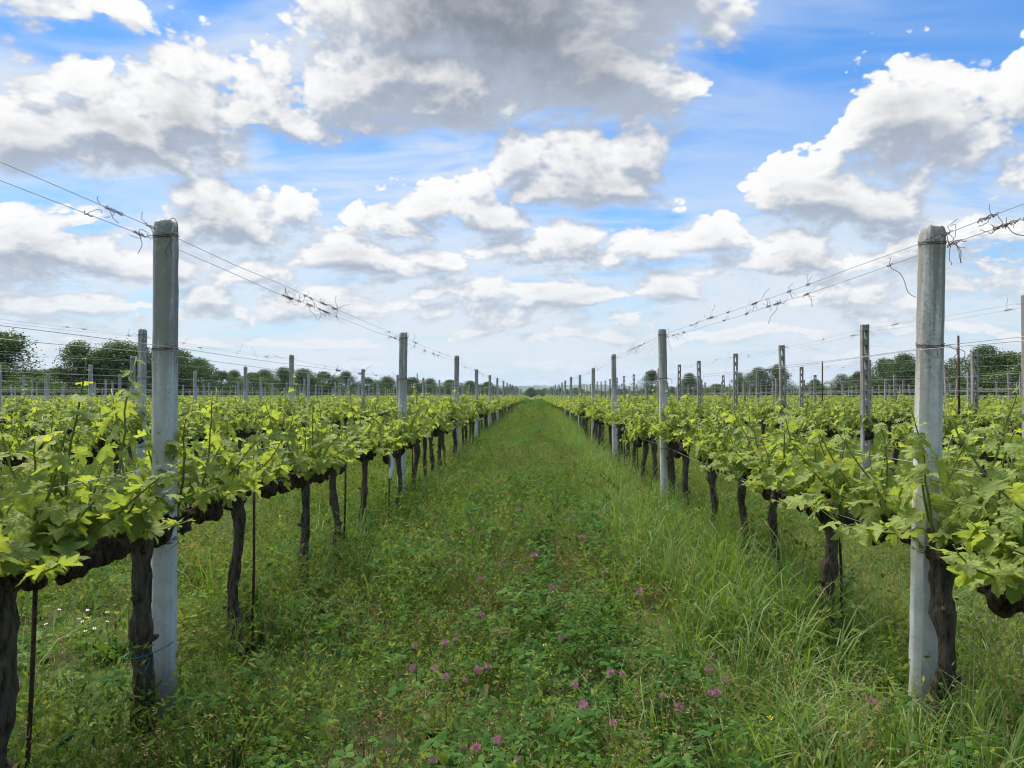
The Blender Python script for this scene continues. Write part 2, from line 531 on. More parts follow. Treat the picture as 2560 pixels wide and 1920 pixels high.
def plain(name, c0, c1, sc=20.0, rough=0.7, spec=0.3, metal=0.0, bs=0.3, bd=0.002):
    m, b = new_mat(name)
    tc = b.n('ShaderNodeTexCoord')
    n = b.noise(Sk(b, tc.outputs['Object']), sc, 4.0, 0.6)
    p = principled(b, b.mix(b.ss(n, 0.35, 0.65), c0, c1), rough, bump(b, n, bs, bd), spec)
    p.node.inputs['Metallic'].default_value = metal
    return finish(m, b, p)
M['wire'] = plain('wire', (0.36, 0.36, 0.37), (0.50, 0.50, 0.51), 6.0, 0.55, 0.4, 0.5)
M['tendril'] = plain('tendril', (0.07, 0.045, 0.05), (0.16, 0.11, 0.11), 60.0, 0.85, 0.2)
M['rust'] = plain('rust', (0.035, 0.022, 0.016), (0.085, 0.045, 0.026), 40.0, 0.85, 0.25)
M['tie'] = plain('tie', (0.03, 0.13, 0.13), (0.05, 0.18, 0.17), 30.0, 0.5, 0.4)
M['plastic'] = plain('plastic', (0.72, 0.74, 0.72), (0.80, 0.81, 0.79), 12.0, 0.45, 0.4)
M['petal_pink'] = leaf_mat('petal_pink', [(0.0, (0.22, 0.07, 0.12)), (0.5, (0.36, 0.15, 0.25)), (1.0, (0.50, 0.28, 0.38))], 0.3, (1.1, 0.9, 1.0), 0.6, 0.2)
M['petal_white'] = plain('petal_white', (0.70, 0.70, 0.66), (0.80, 0.80, 0.76), 40.0, 0.6, 0.3)
M['petal_yellow'] = plain('petal_yellow', (0.62, 0.44, 0.02), (0.75, 0.56, 0.03), 40.0, 0.6, 0.3)

def soil_mat():
    m, b = new_mat('soil')
    geo = b.n('ShaderNodeNewGeometry')
    P = Sk(b, geo.outputs['Position'])
    n1 = b.noise(P, 0.35, 5.0, 0.6)
    n2 = b.noise(P, 9.0, 6.0, 0.7)
    n3 = b.noise(P, 0.02, 3.0, 0.5)
    soil = b.ramp(n2, [(0.3, (0.022, 0.018, 0.012)), (0.55, (0.058, 0.045, 0.030)), (0.8, (0.13, 0.105, 0.072))])
    green = b.ramp(n2, [(0.3, (0.020, 0.045, 0.010)), (0.7, (0.070, 0.110, 0.024))])
    col = b.mix(b.ss(n1, 0.36, 0.52, 0.25, 0.9), soil, green)
    x, y, z = b.xyz(P)
    far = b.ss(b.vm('LENGTH', P), 120.0, 320.0)
    field = b.ramp(n3, [(0.35, (0.035, 0.075, 0.016)), (0.5, (0.085, 0.125, 0.030)), (0.62, (0.15, 0.145, 0.055))])
    col = b.mix(far, col, field)
    return finish(m, b, principled(b, col, 0.95, bump(b, n2, 0.8, 0.03), 0.1))
M['soil'] = soil_mat()

# ------------------------------------------------------------------ ground, hills
me = mk_mesh('ground', [(-8500, -400, 0), (8500, -400, 0), (8500, 8500, 0), (-8500, 8500, 0)], [(0, 1, 2, 3)], M['soil'], False)
tag(obj('ground', me), 'weedy brown vineyard soil reaching to the horizon', kind='structure')

def hill_mat():
    m, b = new_mat('hill')
    geo = b.n('ShaderNodeNewGeometry')
    P = Sk(b, geo.outputs['Position'])
    n = b.noise(b.vm('MULTIPLY', P, (1.0, 0.35, 3.0)), 0.004, 5.0, 0.6)
    n2 = b.noise(P, 0.03, 4.0, 0.7)
    field = b.ramp(n2, [(0.35, (0.06, 0.12, 0.03)), (0.65, (0.16, 0.19, 0.07))])
    wood = b.ramp(n2, [(0.3, (0.012, 0.030, 0.010)), (0.7, (0.035, 0.065, 0.018))])
    col = b.mix(b.ss(n, 0.50, 0.56), wood, field)
    return finish(m, b, principled(b, col, 0.95, None, 0.1))
M['hill'] = hill_mat()

def hill(y0, top, depth, seed, half):
    r = np.random.default_rng(seed)
    nx, ny = 700, 12
    xs = np.linspace(-half, half, nx)
    env = np.zeros(nx)
    for k, a in ((2, 0.35), (5, 0.3), (11, 0.2), (23, 0.12)):
        env += a * np.sin(xs / half * math.pi * k + r.uniform(0, 6.28))
    env = top * (0.78 + 0.28 * env)
    trees = np.abs(np.interp(np.arange(nx), np.arange(0, nx, 2), r.standard_normal(len(np.arange(0, nx, 2))))) * top * 0.055 + r.random(nx) * top * 0.03
    v = []
    for j in range(ny):
        t = j / (ny - 1)
        prof = math.sin(t * math.pi / 2) ** 1.2
        for i in range(nx):
            v.append((xs[i], y0 + depth * t, max(-0.5, env[i] * prof + (trees[i] * prof * (1 if j > ny - 4 else 0.5 * r.random())) - 0.4 * (1 - t))))
    f = np.array([(j * nx + i, j * nx + i + 1, (j + 1) * nx + i + 1, (j + 1) * nx + i) for j in range(ny - 1) for i in range(nx - 1)])
    return tag(obj('hill', mk_mesh('hill', v, f, M['hill'], False)), kind='structure')
tag(hill(5200, 96, 1800, 3, 7600), 'far wooded hill ridge fading blue on the skyline')
tag(hill(3000, 40, 900, 5, 6000), 'middle ridge of fields and woods below the far ridge')
tag(hill(1500, 12, 420, 8, 4000), 'nearest low rise of dark woods beyond the vineyard')

# ------------------------------------------------------------------ trees
def tree_variant(seed, wide, low, n_leaf, leaf, loose):
    """unit-height tree: trunk with limbs, crown of leaf faces gathered in clumps"""
    r = np.random.default_rng(seed)
    blobs = []
    nb = 64 if not loose else 40
    for i in range(nb):
        h = low + (0.93 - low) * r.random() ** 0.85
        t = (h - low) / (0.95 - low)
        w = wide * (math.sin(min(1, t * 0.85 + 0.22) * math.pi) ** 0.6) * r.uniform(0.25, 1.0)
        a = r.uniform(0, 6.283)
        blobs.append((math.cos(a) * w, math.sin(a) * w, h, r.uniform(0.09, 0.19) * (0.7 if loose else 1.0)))
    blobs.append((0.0, 0.0, 0.90, 0.11))
    mb = MB()
    tp = [(0, 0, -0.03), (0.012, 0.0, 0.15), (-0.01, 0.012, 0.35), (0.005, 0.0, 0.6), (0.0, 0.0, 0.85)]
    mb.add(*tube(tp, [0.035, 0.028, 0.022, 0.014, 0.005], 8))
    for k in range(11):
        bx, by, bz, br = blobs[k * 2]
        z0 = max(0.10, min(bz - 0.12, r.uniform(0.12, 0.55)))
        mb.add(*tube([(0, 0, z0), (bx * 0.5, by * 0.5, (z0 + bz) * 0.5 - 0.02), (bx, by, bz)], [0.012, 0.008, 0.003], 5))
    trunk = mb.mesh('trunk', M['tree_bark'])
    wts = np.array([b[3] ** 2 for b in blobs]); wts /= wts.sum()
    idx = r.choice(len(blobs), n_leaf, p=wts)
    bb = np.array(blobs)[idx]
    d = r.standard_normal((n_leaf, 3)); d /= np.linalg.norm(d, axis=1)[:, None]
    rad = bb[:, 3] * (0.25 + 0.85 * r.random(n_leaf) ** 0.6)
    c = bb[:, :3] + d * rad[:, None] * np.array([1.0, 1.0, 0.78])
    nrm = d * 0.5 + r.standard_normal((n_leaf, 3)) * 0.8
    nrm /= np.linalg.norm(nrm, axis=1)[:, None]
    u = np.cross(nrm, r.standard_normal((n_leaf, 3))); u /= np.linalg.norm(u, axis=1)[:, None]
    w = np.cross(nrm, u)
    s = leaf * r.uniform(0.6, 1.25, n_leaf)[:, None]
    v = np.stack([c - u * s, c + w * s * 0.55, c + u * s, c - w * s * 0.55], 1).reshape(-1, 3)
    f = np.arange(n_leaf * 4).reshape(-1, 4)
    return trunk, v, f

TREES = {}
for nm, a in {'round': (11, 0.36, 0.08, 15000, 0.0125, False), 'tall': (12, 0.25, 0.08, 13000, 0.012, False), 'oak': (13, 0.46, 0.10, 17000, 0.0125, False),
              'loose': (14, 0.34, 0.06, 7000, 0.011, True), 'bush': (15, 0.62, 0.02, 11000, 0.017, False)}.items():
    tr, v, f = tree_variant(*a)
    TREES[nm] = (tr, mk_mesh('crown', v, f, M['tree_dark'], False), mk_mesh('crown', v, f, M['tree_pale'], False))

def tree(name, kind, pale, px, top, depth, label, group, wmul=1.0, rz=None):
    X = (px - 1335.0) / FPX * depth
    h = (988.0 - top) / FPX * depth + EYE
    e = obj(name, None, loc=(X, depth, 0), rot=(0, 0, random.uniform(0, 6.28) if rz is None else rz), scale=(h * wmul * 1.35, h * wmul * 1.35, h))
    tr, cd, cp = TREES[kind]
    obj('trunk', tr, e)
    obj('crown', cp if pale else cd, e)
    tag(e, label, 'tree', group)
    return e

GL, GR, GF = 'trees along the left edge of the vineyard', 'trees along the right edge of the vineyard', 'far trees beyond the end of the lane'
LT = [  # photograph x, top y, depth, kind, pale, width, label
    (-20, 822, 70, 'tall', 0, 1.25, 'tall dark tree at the far left edge of the picture'),
    (75, 925, 80, 'bush', 1, 1.0, 'low shrub right of the tall dark tree at the left edge'),
    (125, 915, 82, 'loose', 1, 1.2, 'thin low tree left of the pale rounded tree'),
    (178, 852, 84, 'round', 1, 0.95, 'pale green rounded tree left of the near concrete post'),
    (232, 872, 86, 'oak', 0, 0.8, 'darker tree between two pale ones left of the near post'),
    (283, 848, 88, 'tall', 1, 1.15, 'pointed pale green tree left of the near concrete post'),
    (335, 862, 90, 'round', 0, 0.9, 'dark tree half hidden behind the near left concrete post'),
    (395, 868, 95, 'oak', 0, 0.9, 'dark tree hidden by the near left concrete post'),
    (440, 872, 98, 'oak', 0, 0.95, 'big dark tree just right of the near left concrete post'),
    (490, 895, 104, 'round', 0, 0.9, 'dark rounded tree second right of the near left post'),
    (545, 928, 112, 'bush', 0, 1.0, 'dark bush third right of the near left post'),
    (578, 925, 125, 'round', 0, 0.9, 'small round dark tree standing above the bushes on the left'),
    (625, 932, 120, 'bush', 1, 1.1, 'pale bush between two small dark trees on the left'),
    (655, 922, 135, 'oak', 0, 1.0, 'broad dark tree behind the second row of posts on the left'),
    (705, 918, 140, 'round', 0, 1.0, 'dark rounded tree beside the second post of the second left row'),
    (755, 920, 150, 'oak', 0, 1.1, 'dark spreading tree right of the second post in the second left row'),
    (805, 930, 155, 'bush', 0, 1.1, 'dark bush in the middle of the left hedge line'),
    (862, 928, 165, 'round', 0, 0.95, 'round dark tree left of the second post of the lane'),
    (915, 944, 175, 'bush', 1, 1.2, 'pale bush left of the second post of the lane'),
    (965, 940, 190, 'oak', 0, 1.1, 'dark tree left of the second post beside the lane'),
    (1030, 944, 200, 'bush', 0, 1.3, 'dark bush right of the second post of the left lane row'),
    (1075, 946, 215, 'round', 0, 1.2, 'dark tree between second and third post of the left lane row'),
    (1125, 950, 235, 'bush', 0, 1.3, 'dark bush behind the third post of the left lane row'),
    (1175, 951, 250, 'oak', 0, 1.2, 'dark tree behind the fourth post of the left lane row'),
    (1220, 955, 270, 'bush', 0, 1.3, 'last dark bush of the left hedge line near the lane end'),
]
for (px, top, dep, kd, pale, wm, lab) in LT:
    tree('bush' if kd == 'bush' else 'tree', kd, pale, px, top, dep, lab, GL, wm)
# lower growth in front of the trees closes the gaps
_r2 = random.Random(21)
for i in range(16):
    px = -30 + i * 78 + _r2.uniform(-20, 20)
    dep = 66 + i * 9
    tree('bush', 'bush', i % 3 == 0, px, 988 - (_r2.uniform(3.3, 4.6) - EYE) / dep * FPX, dep, 'low bush in the dense undergrowth below the left hand trees', 'undergrowth on the left', 1.5)
for i in range(12):
    px = 1790 + i * 74 + _r2.uniform(-20, 20)
    dep = 190 - i * 9.5
    tree('bush', 'bush', i % 3 == 0, px, 988 - (_r2.uniform(3.3, 4.8) - EYE) / dep * FPX, dep, 'low bush in the dense undergrowth below the right hand trees', 'undergrowth on the right', 1.5)
RT = [
    (1628, 926, 210, 'round', 0, 0.85, 'small round green tree just left of the second right lane post'),
    (1722, 932, 200, 'oak', 0, 0.8, 'dark spreading tree just right of the second right lane post'),
    (1890, 918, 170, 'oak', 0, 0.85, 'left one of the paired dark trees behind the slotted posts'),
    (1942, 912, 168, 'round', 0, 0.95, 'right one of the paired dark trees behind the slotted posts'),
    (1845, 930, 160, 'loose', 1, 0.8, 'thin pale tree left of the paired dark trees'),
    (2030, 950, 150, 'bush', 0, 1.0, 'low dark bush right of the paired dark trees'),
    (2095, 934, 130, 'loose', 1, 1.3, 'thin pale shrub left of the leaning slotted posts'),
    (2140, 930, 128, 'bush', 0, 1.0, 'dark bush left of the near right concrete post'),
    (2200, 898, 120, 'round', 0, 0.9, 'rounded dark tree left of the near right concrete post'),
    (2248, 884, 116, 'oak', 0, 0.9, 'tallest dark tree beside the near right concrete post'),
    (2310, 890, 112, 'round', 0, 0.9, 'dark tree hidden behind the near right concrete post'),
    (2375, 893, 106, 'loose', 1, 1.3, 'thin pale tree beside the tall rusty pole'),
    (2440, 866, 100, 'round', 0, 1.0, 'big round green tree right of the near right post'),
    (2500, 884, 98, 'bush', 1, 1.0, 'pale leafy tree second from the right edge'),
    (2555, 876, 95, 'loose', 1, 1.6, 'pale leafy tree cut by the right edge'),
    (2620, 880, 95, 'round', 1, 1.0, 'pale tree beyond the right edge of the picture'),
]
for (px, top, dep, kd, pale, wm, lab) in RT:
    tree('bush' if kd == 'bush' else 'tree', kd, pale, px, top, dep, lab, GR, wm)
_r = random.Random(5)
kinds = ['oak', 'round', 'bush', 'tall', 'round', 'bush']
for i in range(64):
    px = 1225 + i * 12 + _r.uniform(-8, 8)
    dep = _r.uniform(420, 800)
    kd = kinds[_r.randrange(6)]
    top = _r.uniform(964, 979) + (4 if kd == 'bush' else 0)
    tree('bush' if kd == 'bush' else 'tree', kd, _r.random() < 0.25, px, top, dep, 'far dark tree of the wood strip below the blue hills', GF, 1.25)

# ------------------------------------------------------------------ rows of the vineyard
X0, PITCH_X = 1.6, 3.2
ROWS = []
for k in range(13):
    ROWS.append(dict(side='left', k=k, x=-X0 - PITCH_X * k, s=6.0, y0=[3.29, 9.25, 9.0, 7.1, 8.3][k] % 6.0 if k < 5 else _r.uniform(0, 6), end=110.0 + _r.uniform(-1, 1), kind='plain'))
for k in range(10):
    ROWS.append(dict(side='right', k=k, x=[1.6, 4.85, 8.1, 11.3][k] if k < 4 else 11.3 + 3.2 * (k - 3), s=[6.0, 3.70, 4.6, 5.0][k] if k < 4 else 5.2,
                     y0=[3.2, 7.68, 5.1, 6.3][k] if k < 4 else _r.uniform(0, 5), end=106.0 + _r.uniform(-1, 1), kind='plain' if k == 0 else 'slotted'))
ROWNAME = {}
for rw in ROWS:
    n = rw['k']
    if n == 0: t = 'the row just %s of the grass lane' % rw['side']
    else: t = 'the %s row %s of the grass lane' % (ordinal(n + 1), rw['side'])
    rw['name'] = t

def in_view(x, y, margin=0.8, lo=-1335, hi=1225):
    if y < 0.6: return False
    return lo / FPX * y - margin < x < hi / FPX * y + margin

# ------------------------------------------------------------------ concrete posts
def post_mesh(seed, w=0.094, h=2.2, ch=0.024, chip=1.0):
    """square section with broad chamfers, worn and rounded head, a few chipped arrises"""
    r = np.random.default_rng(seed)
    zs = np.concatenate([[-0.25, 0.0], np.linspace(0.06, h - 0.05, 26), [h - 0.025, h - 0.008, h]])
    prof = np.array([(-w / 2 + ch, -w / 2), (w / 2 - ch, -w / 2), (w / 2, -w / 2 + ch), (w / 2, w / 2 - ch), (w / 2 - ch, w / 2), (-w / 2 + ch, w / 2), (-w / 2, w / 2 - ch), (-w / 2, -w / 2 + ch)])
    # arrises get a second point so that light rolls over them
    pts = []
    for i in range(8):
        a, c = prof[i], prof[(i + 1) % 8]
        pts += [a + (c - a) * 0.06, a + (c - a) * 0.94]
    prof = np.array(pts)
    n = len(prof)
    v = []
    for z in zs:
        k = 1.0
        if z > h - 0.03: k = 0.97
        if z > h - 0.012: k = 0.93
        if z == zs[-1]: k = 0.84
        taper = 1.03 - 0.06 * max(0, z) / h
        pr = prof * k * taper + r.standard_normal(prof.shape) * 0.0009
        if chip and r.random() < 0.30 and 0.2 < z < h - 0.1:
            j = r.integers(0, 8) * 2
            pr[j:j + 2] *= 1 - r.uniform(0.02, 0.06) * chip
        v += [(p[0], p[1], z + (r.standard_normal() * 0.002 if z == zs[-1] else 0)) for p in pr]
    f = [(i * n + j, i * n + (j + 1) % n, (i + 1) * n + (j + 1) % n, (i + 1) * n + j) for i in range(len(zs) - 1) for j in range(n)]
    f.append(tuple(range((len(zs) - 1) * n, len(zs) * n)))
    me = mk_mesh('post_body', v, f, M['concrete'], True)
    try:
        me.set_sharp_from_angle(angle=R(32))
    except Exception:
        pass
    return me

def slotted_mesh(seed, w=0.105, d=0.085, h=2.45):
    """old post pierced by a ladder of rounded slots"""
    r = np.random.default_rng(seed)
    mb = MB()
    rail = w * 0.31
    def prism(x0, x1, y0, y1, z0, z1, c):
        pr = [(x0 + c, y0), (x1 - c, y0), (x1, y0 + c), (x1, y1 - c), (x1 - c, y1), (x0 + c, y1), (x0, y1 - c), (x0, y0 + c)]
        zs = np.linspace(z0, z1, 14) if z1 - z0 > 1 else [z0, z1]
        v = []
        for z in zs:
            j = r.standard_normal(2) * 0.0012
            v += [(p[0] + j[0], p[1] + j[1], z) for p in pr]
        m = len(zs)
        f = [(i * 8 + q, i * 8 + (q + 1) % 8, (i + 1) * 8 + (q + 1) % 8, (i + 1) * 8 + q) for i in range(m - 1) for q in range(8)]
        f += [tuple(range(7, -1, -1)), tuple(range((m - 1) * 8, m * 8))]
        mb.add(v, f)
    prism(-w / 2, -w / 2 + rail, -d / 2, d / 2, -0.25, h - 0.004, 0.009)
    prism(w / 2 - rail, w / 2, -d / 2, d / 2, -0.25, h, 0.009)
    z = h - 0.004
    first = True
    while z > 0.1:
        bar = 0.075 if first else 0.085
        z1, z0 = z - (0.0 if first else 0.135), z - (bar if first else 0.135 + bar)
        # corner fillets make the slot ends round
        xa = w / 2 - rail + 0.004
        prof = [(-xa, z0 - 0.018), (-xa * 0.45, z0), (xa * 0.45, z0), (xa, z0 - 0.018), (xa, z1 + (0 if first else 0.018)), (xa * 0.45, z1), (-xa * 0.45, z1), (-xa, z1 + (0 if first else 0.018))]
        v = [(p[0], -d / 2 + 0.004, p[1]) for p in prof] + [(p[0], d / 2 - 0.004, p[1]) for p in prof]
        f = [tuple(range(8)), tuple(range(15, 7, -1))] + [(i, i + 8, (i + 1) % 8 + 8, (i + 1) % 8) for i in range(8)]
        mb.add(v, f)
        z = z0
        first = False
    return mb.mesh('slotted_body', M['old_concrete'], False)

POSTS = [post_mesh(s) for s in range(5)]
SLOTTED = [slotted_mesh(s) for s in range(40, 43)]

def ring_path(w, z, seed, turns=1, ch=0.5):
    r = np.random.default_rng(seed)
    a = np.linspace(0, 6.283 * turns, 14 * turns)
    k = w / 2 + 0.0022
    sq = []
    for t in a:
        c, s = math.cos(t), math.sin(t)
        m = max(abs(c), abs(s), (abs(c) + abs(s)) * 0.66)
        sq.append((c / m * k, s / m * k, z + 0.012 * math.sin(t + r.uniform(0, 0.4)) + t * 0.0012))
    return sq

def tie_mesh(seed, w, strands):
    """wire wound round a post with a twisted knot and loose ends"""
    r = np.random.default_rng(seed)
    mb = MB()
    mb.add(*tube(ring_path(w, 0.0, seed, 2), 0.0016, 4))
    for s in range(strands):
        side = r.choice([-1, 1])
        p = np.array([side * (w / 2 + 0.004), -w / 2 - 0.004, r.uniform(-0.01, 0.01)])
        path = [p]
        d = np.array([side * r.uniform(-0.2, 1), -r.uniform(0.2, 1), r.uniform(-0.6, 0.7)])
        for k in range(9):
            d = d + r.standard_normal(3) * 0.45 + np.array([0, 0, -0.16])
            d /= np.linalg.norm(d)
            path.append(path[-1] + d * r.uniform(0.008, 0.016))
        mb.add(*tube(path, 0.0013, 4))
    for s in range(2):
        side = r.choice([-1, 1])
        q = np.linspace(0, 20, 26)
        c = np.array([side * w * 0.42, -w / 2 - 0.006, 0.0])
        mb.add(*tube([c + np.array([(t / 20 - 0.5) * 0.035, math.cos(t) * 0.003, math.sin(t) * 0.004]) for t in q], 0.0014, 4))
    return mb.mesh('wire_tie', M['tendril'])
TIES = [tie_mesh(s, 0.094, n) for s, n in ((1, 5), (2, 4), (3, 2), (4, 1))]

post_count = 0
POST_TOPS = {}
for rw in ROWS:
    y = rw['y0']
    while y < 2.6 and not (rw['k'] == 0): y += rw['s']
    n = 0
    tops = []
    while y < rw['end'] + 0.5:
        near = rw['k'] == 0
        jx = 0.0 if (near and y < 4 or rw['k'] == 1 and y < 10) else _r.uniform(-0.04, 0.04)
        x = rw['x'] + jx
        hh = {'plain': 2.2, 'slotted': 2.45 if rw['k'] == 1 else 2.25}[rw['kind']]
        h = hh + (0.0 if near and y < 4 else _r.uniform(-0.05, 0.05))
        if rw['k'] == 0 and y < 4: h = 2.185 if rw['side'] == 'left' else 2.12
        tilt = (R(_r.uniform(-0.8, 0.8)), R(_r.uniform(-0.9, 0.9)))
        if rw['side'] == 'right' and near and y < 4: tilt = (0.0, R(1.6)); x = 1.578
        if rw['side'] == 'left' and near and y < 4: tilt = (0.0, R(-0.1))
        if rw['kind'] == 'slotted': tilt = (R(_r.uniform(-1.5, 1.5)), R(_r.uniform(-1.8, 1.2)) if rw['k'] == 1 else R(_r.uniform(-3.5, 2.5)))
        tops.append((x, y, h, tilt))
        if in_view(x, y, 0.5) or (rw['k'] == 1 and rw['side'] == 'right' and 7 < y < 8):
            n += 1
            mesh = POSTS[(post_count * 3 + n) % 5] if rw['kind'] == 'plain' else SLOTTED[(post_count + n) % 3]
            ref = 2.2 if rw['kind'] == 'plain' else 2.45
            loc, rot, scl = (x, y, 0), (tilt[0], tilt[1], _r.choice([0, 1, 2, 3]) * math.pi / 2 * (1 if rw['kind'] == 'plain' else 0) + R(_r.uniform(-6, 6))), (1, 1, h / ref)
            what = 'grey concrete post' if rw['kind'] == 'plain' else 'brownish slotted concrete post'
            if y < 26 and rw['k'] < 3:
                e = obj('concrete_post', None, loc=loc, rot=rot)
                obj('shaft', mesh, e, scale=scl)
                if rw['kind'] == 'plain':
                    for zz, q in ((h - 0.07, 0 if y < 12 else 3), (1.63, 1 if y < 12 else 3), (0.80, 3)):
                        t = obj('wire_tie', TIES[q if zz > 1 or y > 8 else 3], e, loc=(0, 0, zz), rot=(0, 0, -rot[2] + (math.pi / 2 if _r.random() < 0.0 else 0)))
                else:
                    for zz in (h - 0.10, 1.5): obj('wire_tie', TIES[2], e, loc=(0, 0, zz), scale=(1, 0.85, 1))
            else:
                e = obj('concrete_post', mesh, loc=loc, rot=rot, scale=scl)
            if rw['k'] < 3 and n <= 12 or rw['k'] < 7 and n <= 6:
                lab = '%s %s in %s' % (ordinal(n), what, rw['name'])
                if rw['k'] == 0 and n == 1: lab = 'nearest tall grey concrete post beside the vines on the %s' % rw['side']
            elif rw['k'] < 7:
                lab = 'small %s far along %s' % (what, rw['name'])
            else:
                lab = 'tiny %s among the outermost rows on the %s' % (what, rw['side'])
            tag(e, lab, 'post', 'concrete posts in ' + (rw['name'] if rw['k'] < 7 else 'the outermost rows on the ' + rw['side']))
            post_count += 1
        y += rw['s']
    rw['tops'] = tops

# ------------------------------------------------------------------ wires with dried tendrils
def tendril_mesh(seed, loops, drop):
    r = np.random.default_rng(seed)
    mb = MB()
    # coil round the wire (along Y)
    L = 0.02 + 0.014 * loops
    q = np.linspace(0, 6.283 * loops, 9 * loops)
    mb.add(*tube([((0.005 + 0.003 * math.sin(t * 1.7)) * math.cos(t), (t / (6.283 * loops) - 0.5) * L, (0.005 + 0.003 * math.sin(t * 2.3)) * math.sin(t)) for t in q], 0.0015, 4))
    for s in range(1 + loops // 3):
        p = np.array([0.0, r.uniform(-0.5, 0.5) * L, 0.0]); path = [p]
        d = np.array([r.uniform(-1, 1), r.uniform(-1, 1), r.uniform(-0.8, 0.8)])
        for k in range(8):
            d = d + r.standard_normal(3) * 0.55; d /= np.linalg.norm(d)
            path.append(path[-1] + d * 0.009)
        mb.add(*tube(path, 0.0011, 4))
    if drop:
        p = np.array([0.0, 0.0, 0.0]); path = [p]
        d = np.array([r.uniform(-.5, .5), r.uniform(-.5, .5), -0.8])
        for k in range(10):
            d = d + r.standard_normal(3) * 0.22 + np.array([0, 0, -0.18]); d /= np.linalg.norm(d)
            path.append(path[-1] + d * drop / 10)
        mb.add(*tube(path, 0.0015, 4))
    return mb.mesh('tendril', M['tendril'])
TENDRILS = [tendril_mesh(s, l, d) for s, l, d in ((1, 2, 0), (2, 4, 0.05), (3, 7, 0.0), (4, 9, 0.16), (5, 5, 0.09), (6, 3, 0.0), (7, 12, 0.05), (8, 2, 0.2))]

def wire_path(rw, zf, xoff, sag, y_from, wob, seed):
    r = np.random.default_rng(seed)
    pts = []
    tops = list(rw['tops'])
    x0, yy, h0, t0 = tops[0]
    while yy > y_from:
        yy -= rw['s']
        tops.insert(0, (rw['x'], yy, h0, (0, 0)))
    for (xa, ya, ha, ta), (xb, yb, hb, tb) in zip(tops[:-1], tops[1:]):
        za, zb = zf(ha), zf(hb)
        # a leaning post carries the wire sideways
        xa2, xb2 = xa + math.sin(ta[1]) * za, xb + math.sin(tb[1]) * zb
        m = 8 if ya < 20 else 3
        for i in range(m):
            t = i / m
            if ya + (yb - ya) * t < y_from: continue
            jit = r.standard_normal(2) * wob if i else (0, 0)
            pts.append((xa2 + (xb2 - xa2) * t + xoff + jit[0], ya + (yb - ya) * t, za + (zb - za) * t - sag * 4 * t * (1 - t) + jit[1]))
    pts.append((tops[-1][0] + xoff, tops[-1][1], zf(tops[-1][2])))
    return pts

def wire(rw, nm, zf, xoff, sag, y_from, rad, seed, label, tend=0, wob=0.002, near=()):
    path = wire_path(rw, zf, xoff, sag, y_from, wob, seed)
    e = obj('trellis_wire', mk_mesh('wire', *tube(path, rad, 5), M['wire'], True))
    tag(e, label, 'wire', 'trellis wires strung along the vine rows')
    r = np.random.default_rng(seed + 100)
    p = np.array(path)
    for i in range(tend):
        lo = 4.9 if rw['k'] == 0 else rw['first']
        yy = lo + (min(42.0, rw['end']) - lo) * r.random() ** 1.5
        x = np.interp(yy, p[:, 1], p[:, 0]); z = np.interp(yy, p[:, 1], p[:, 2])
        t = obj('tendril', TENDRILS[r.choice([0, 0, 1, 1, 2, 3, 4, 5, 5, 6, 7])], e, loc=(x, yy, z), rot=(0, r.uniform(0, 6.28), r.choice([0, math.pi])))
    for px, q in near:
        yy = X0 * FPX / abs(px - 1335.0)
        obj('tendril', TENDRILS[q], e, loc=(np.interp(yy, p[:, 1], p[:, 0]), yy, np.interp(yy, p[:, 1], p[:, 2])), rot=(0, r.uniform(-0.5, 0.5), 0))
    return e

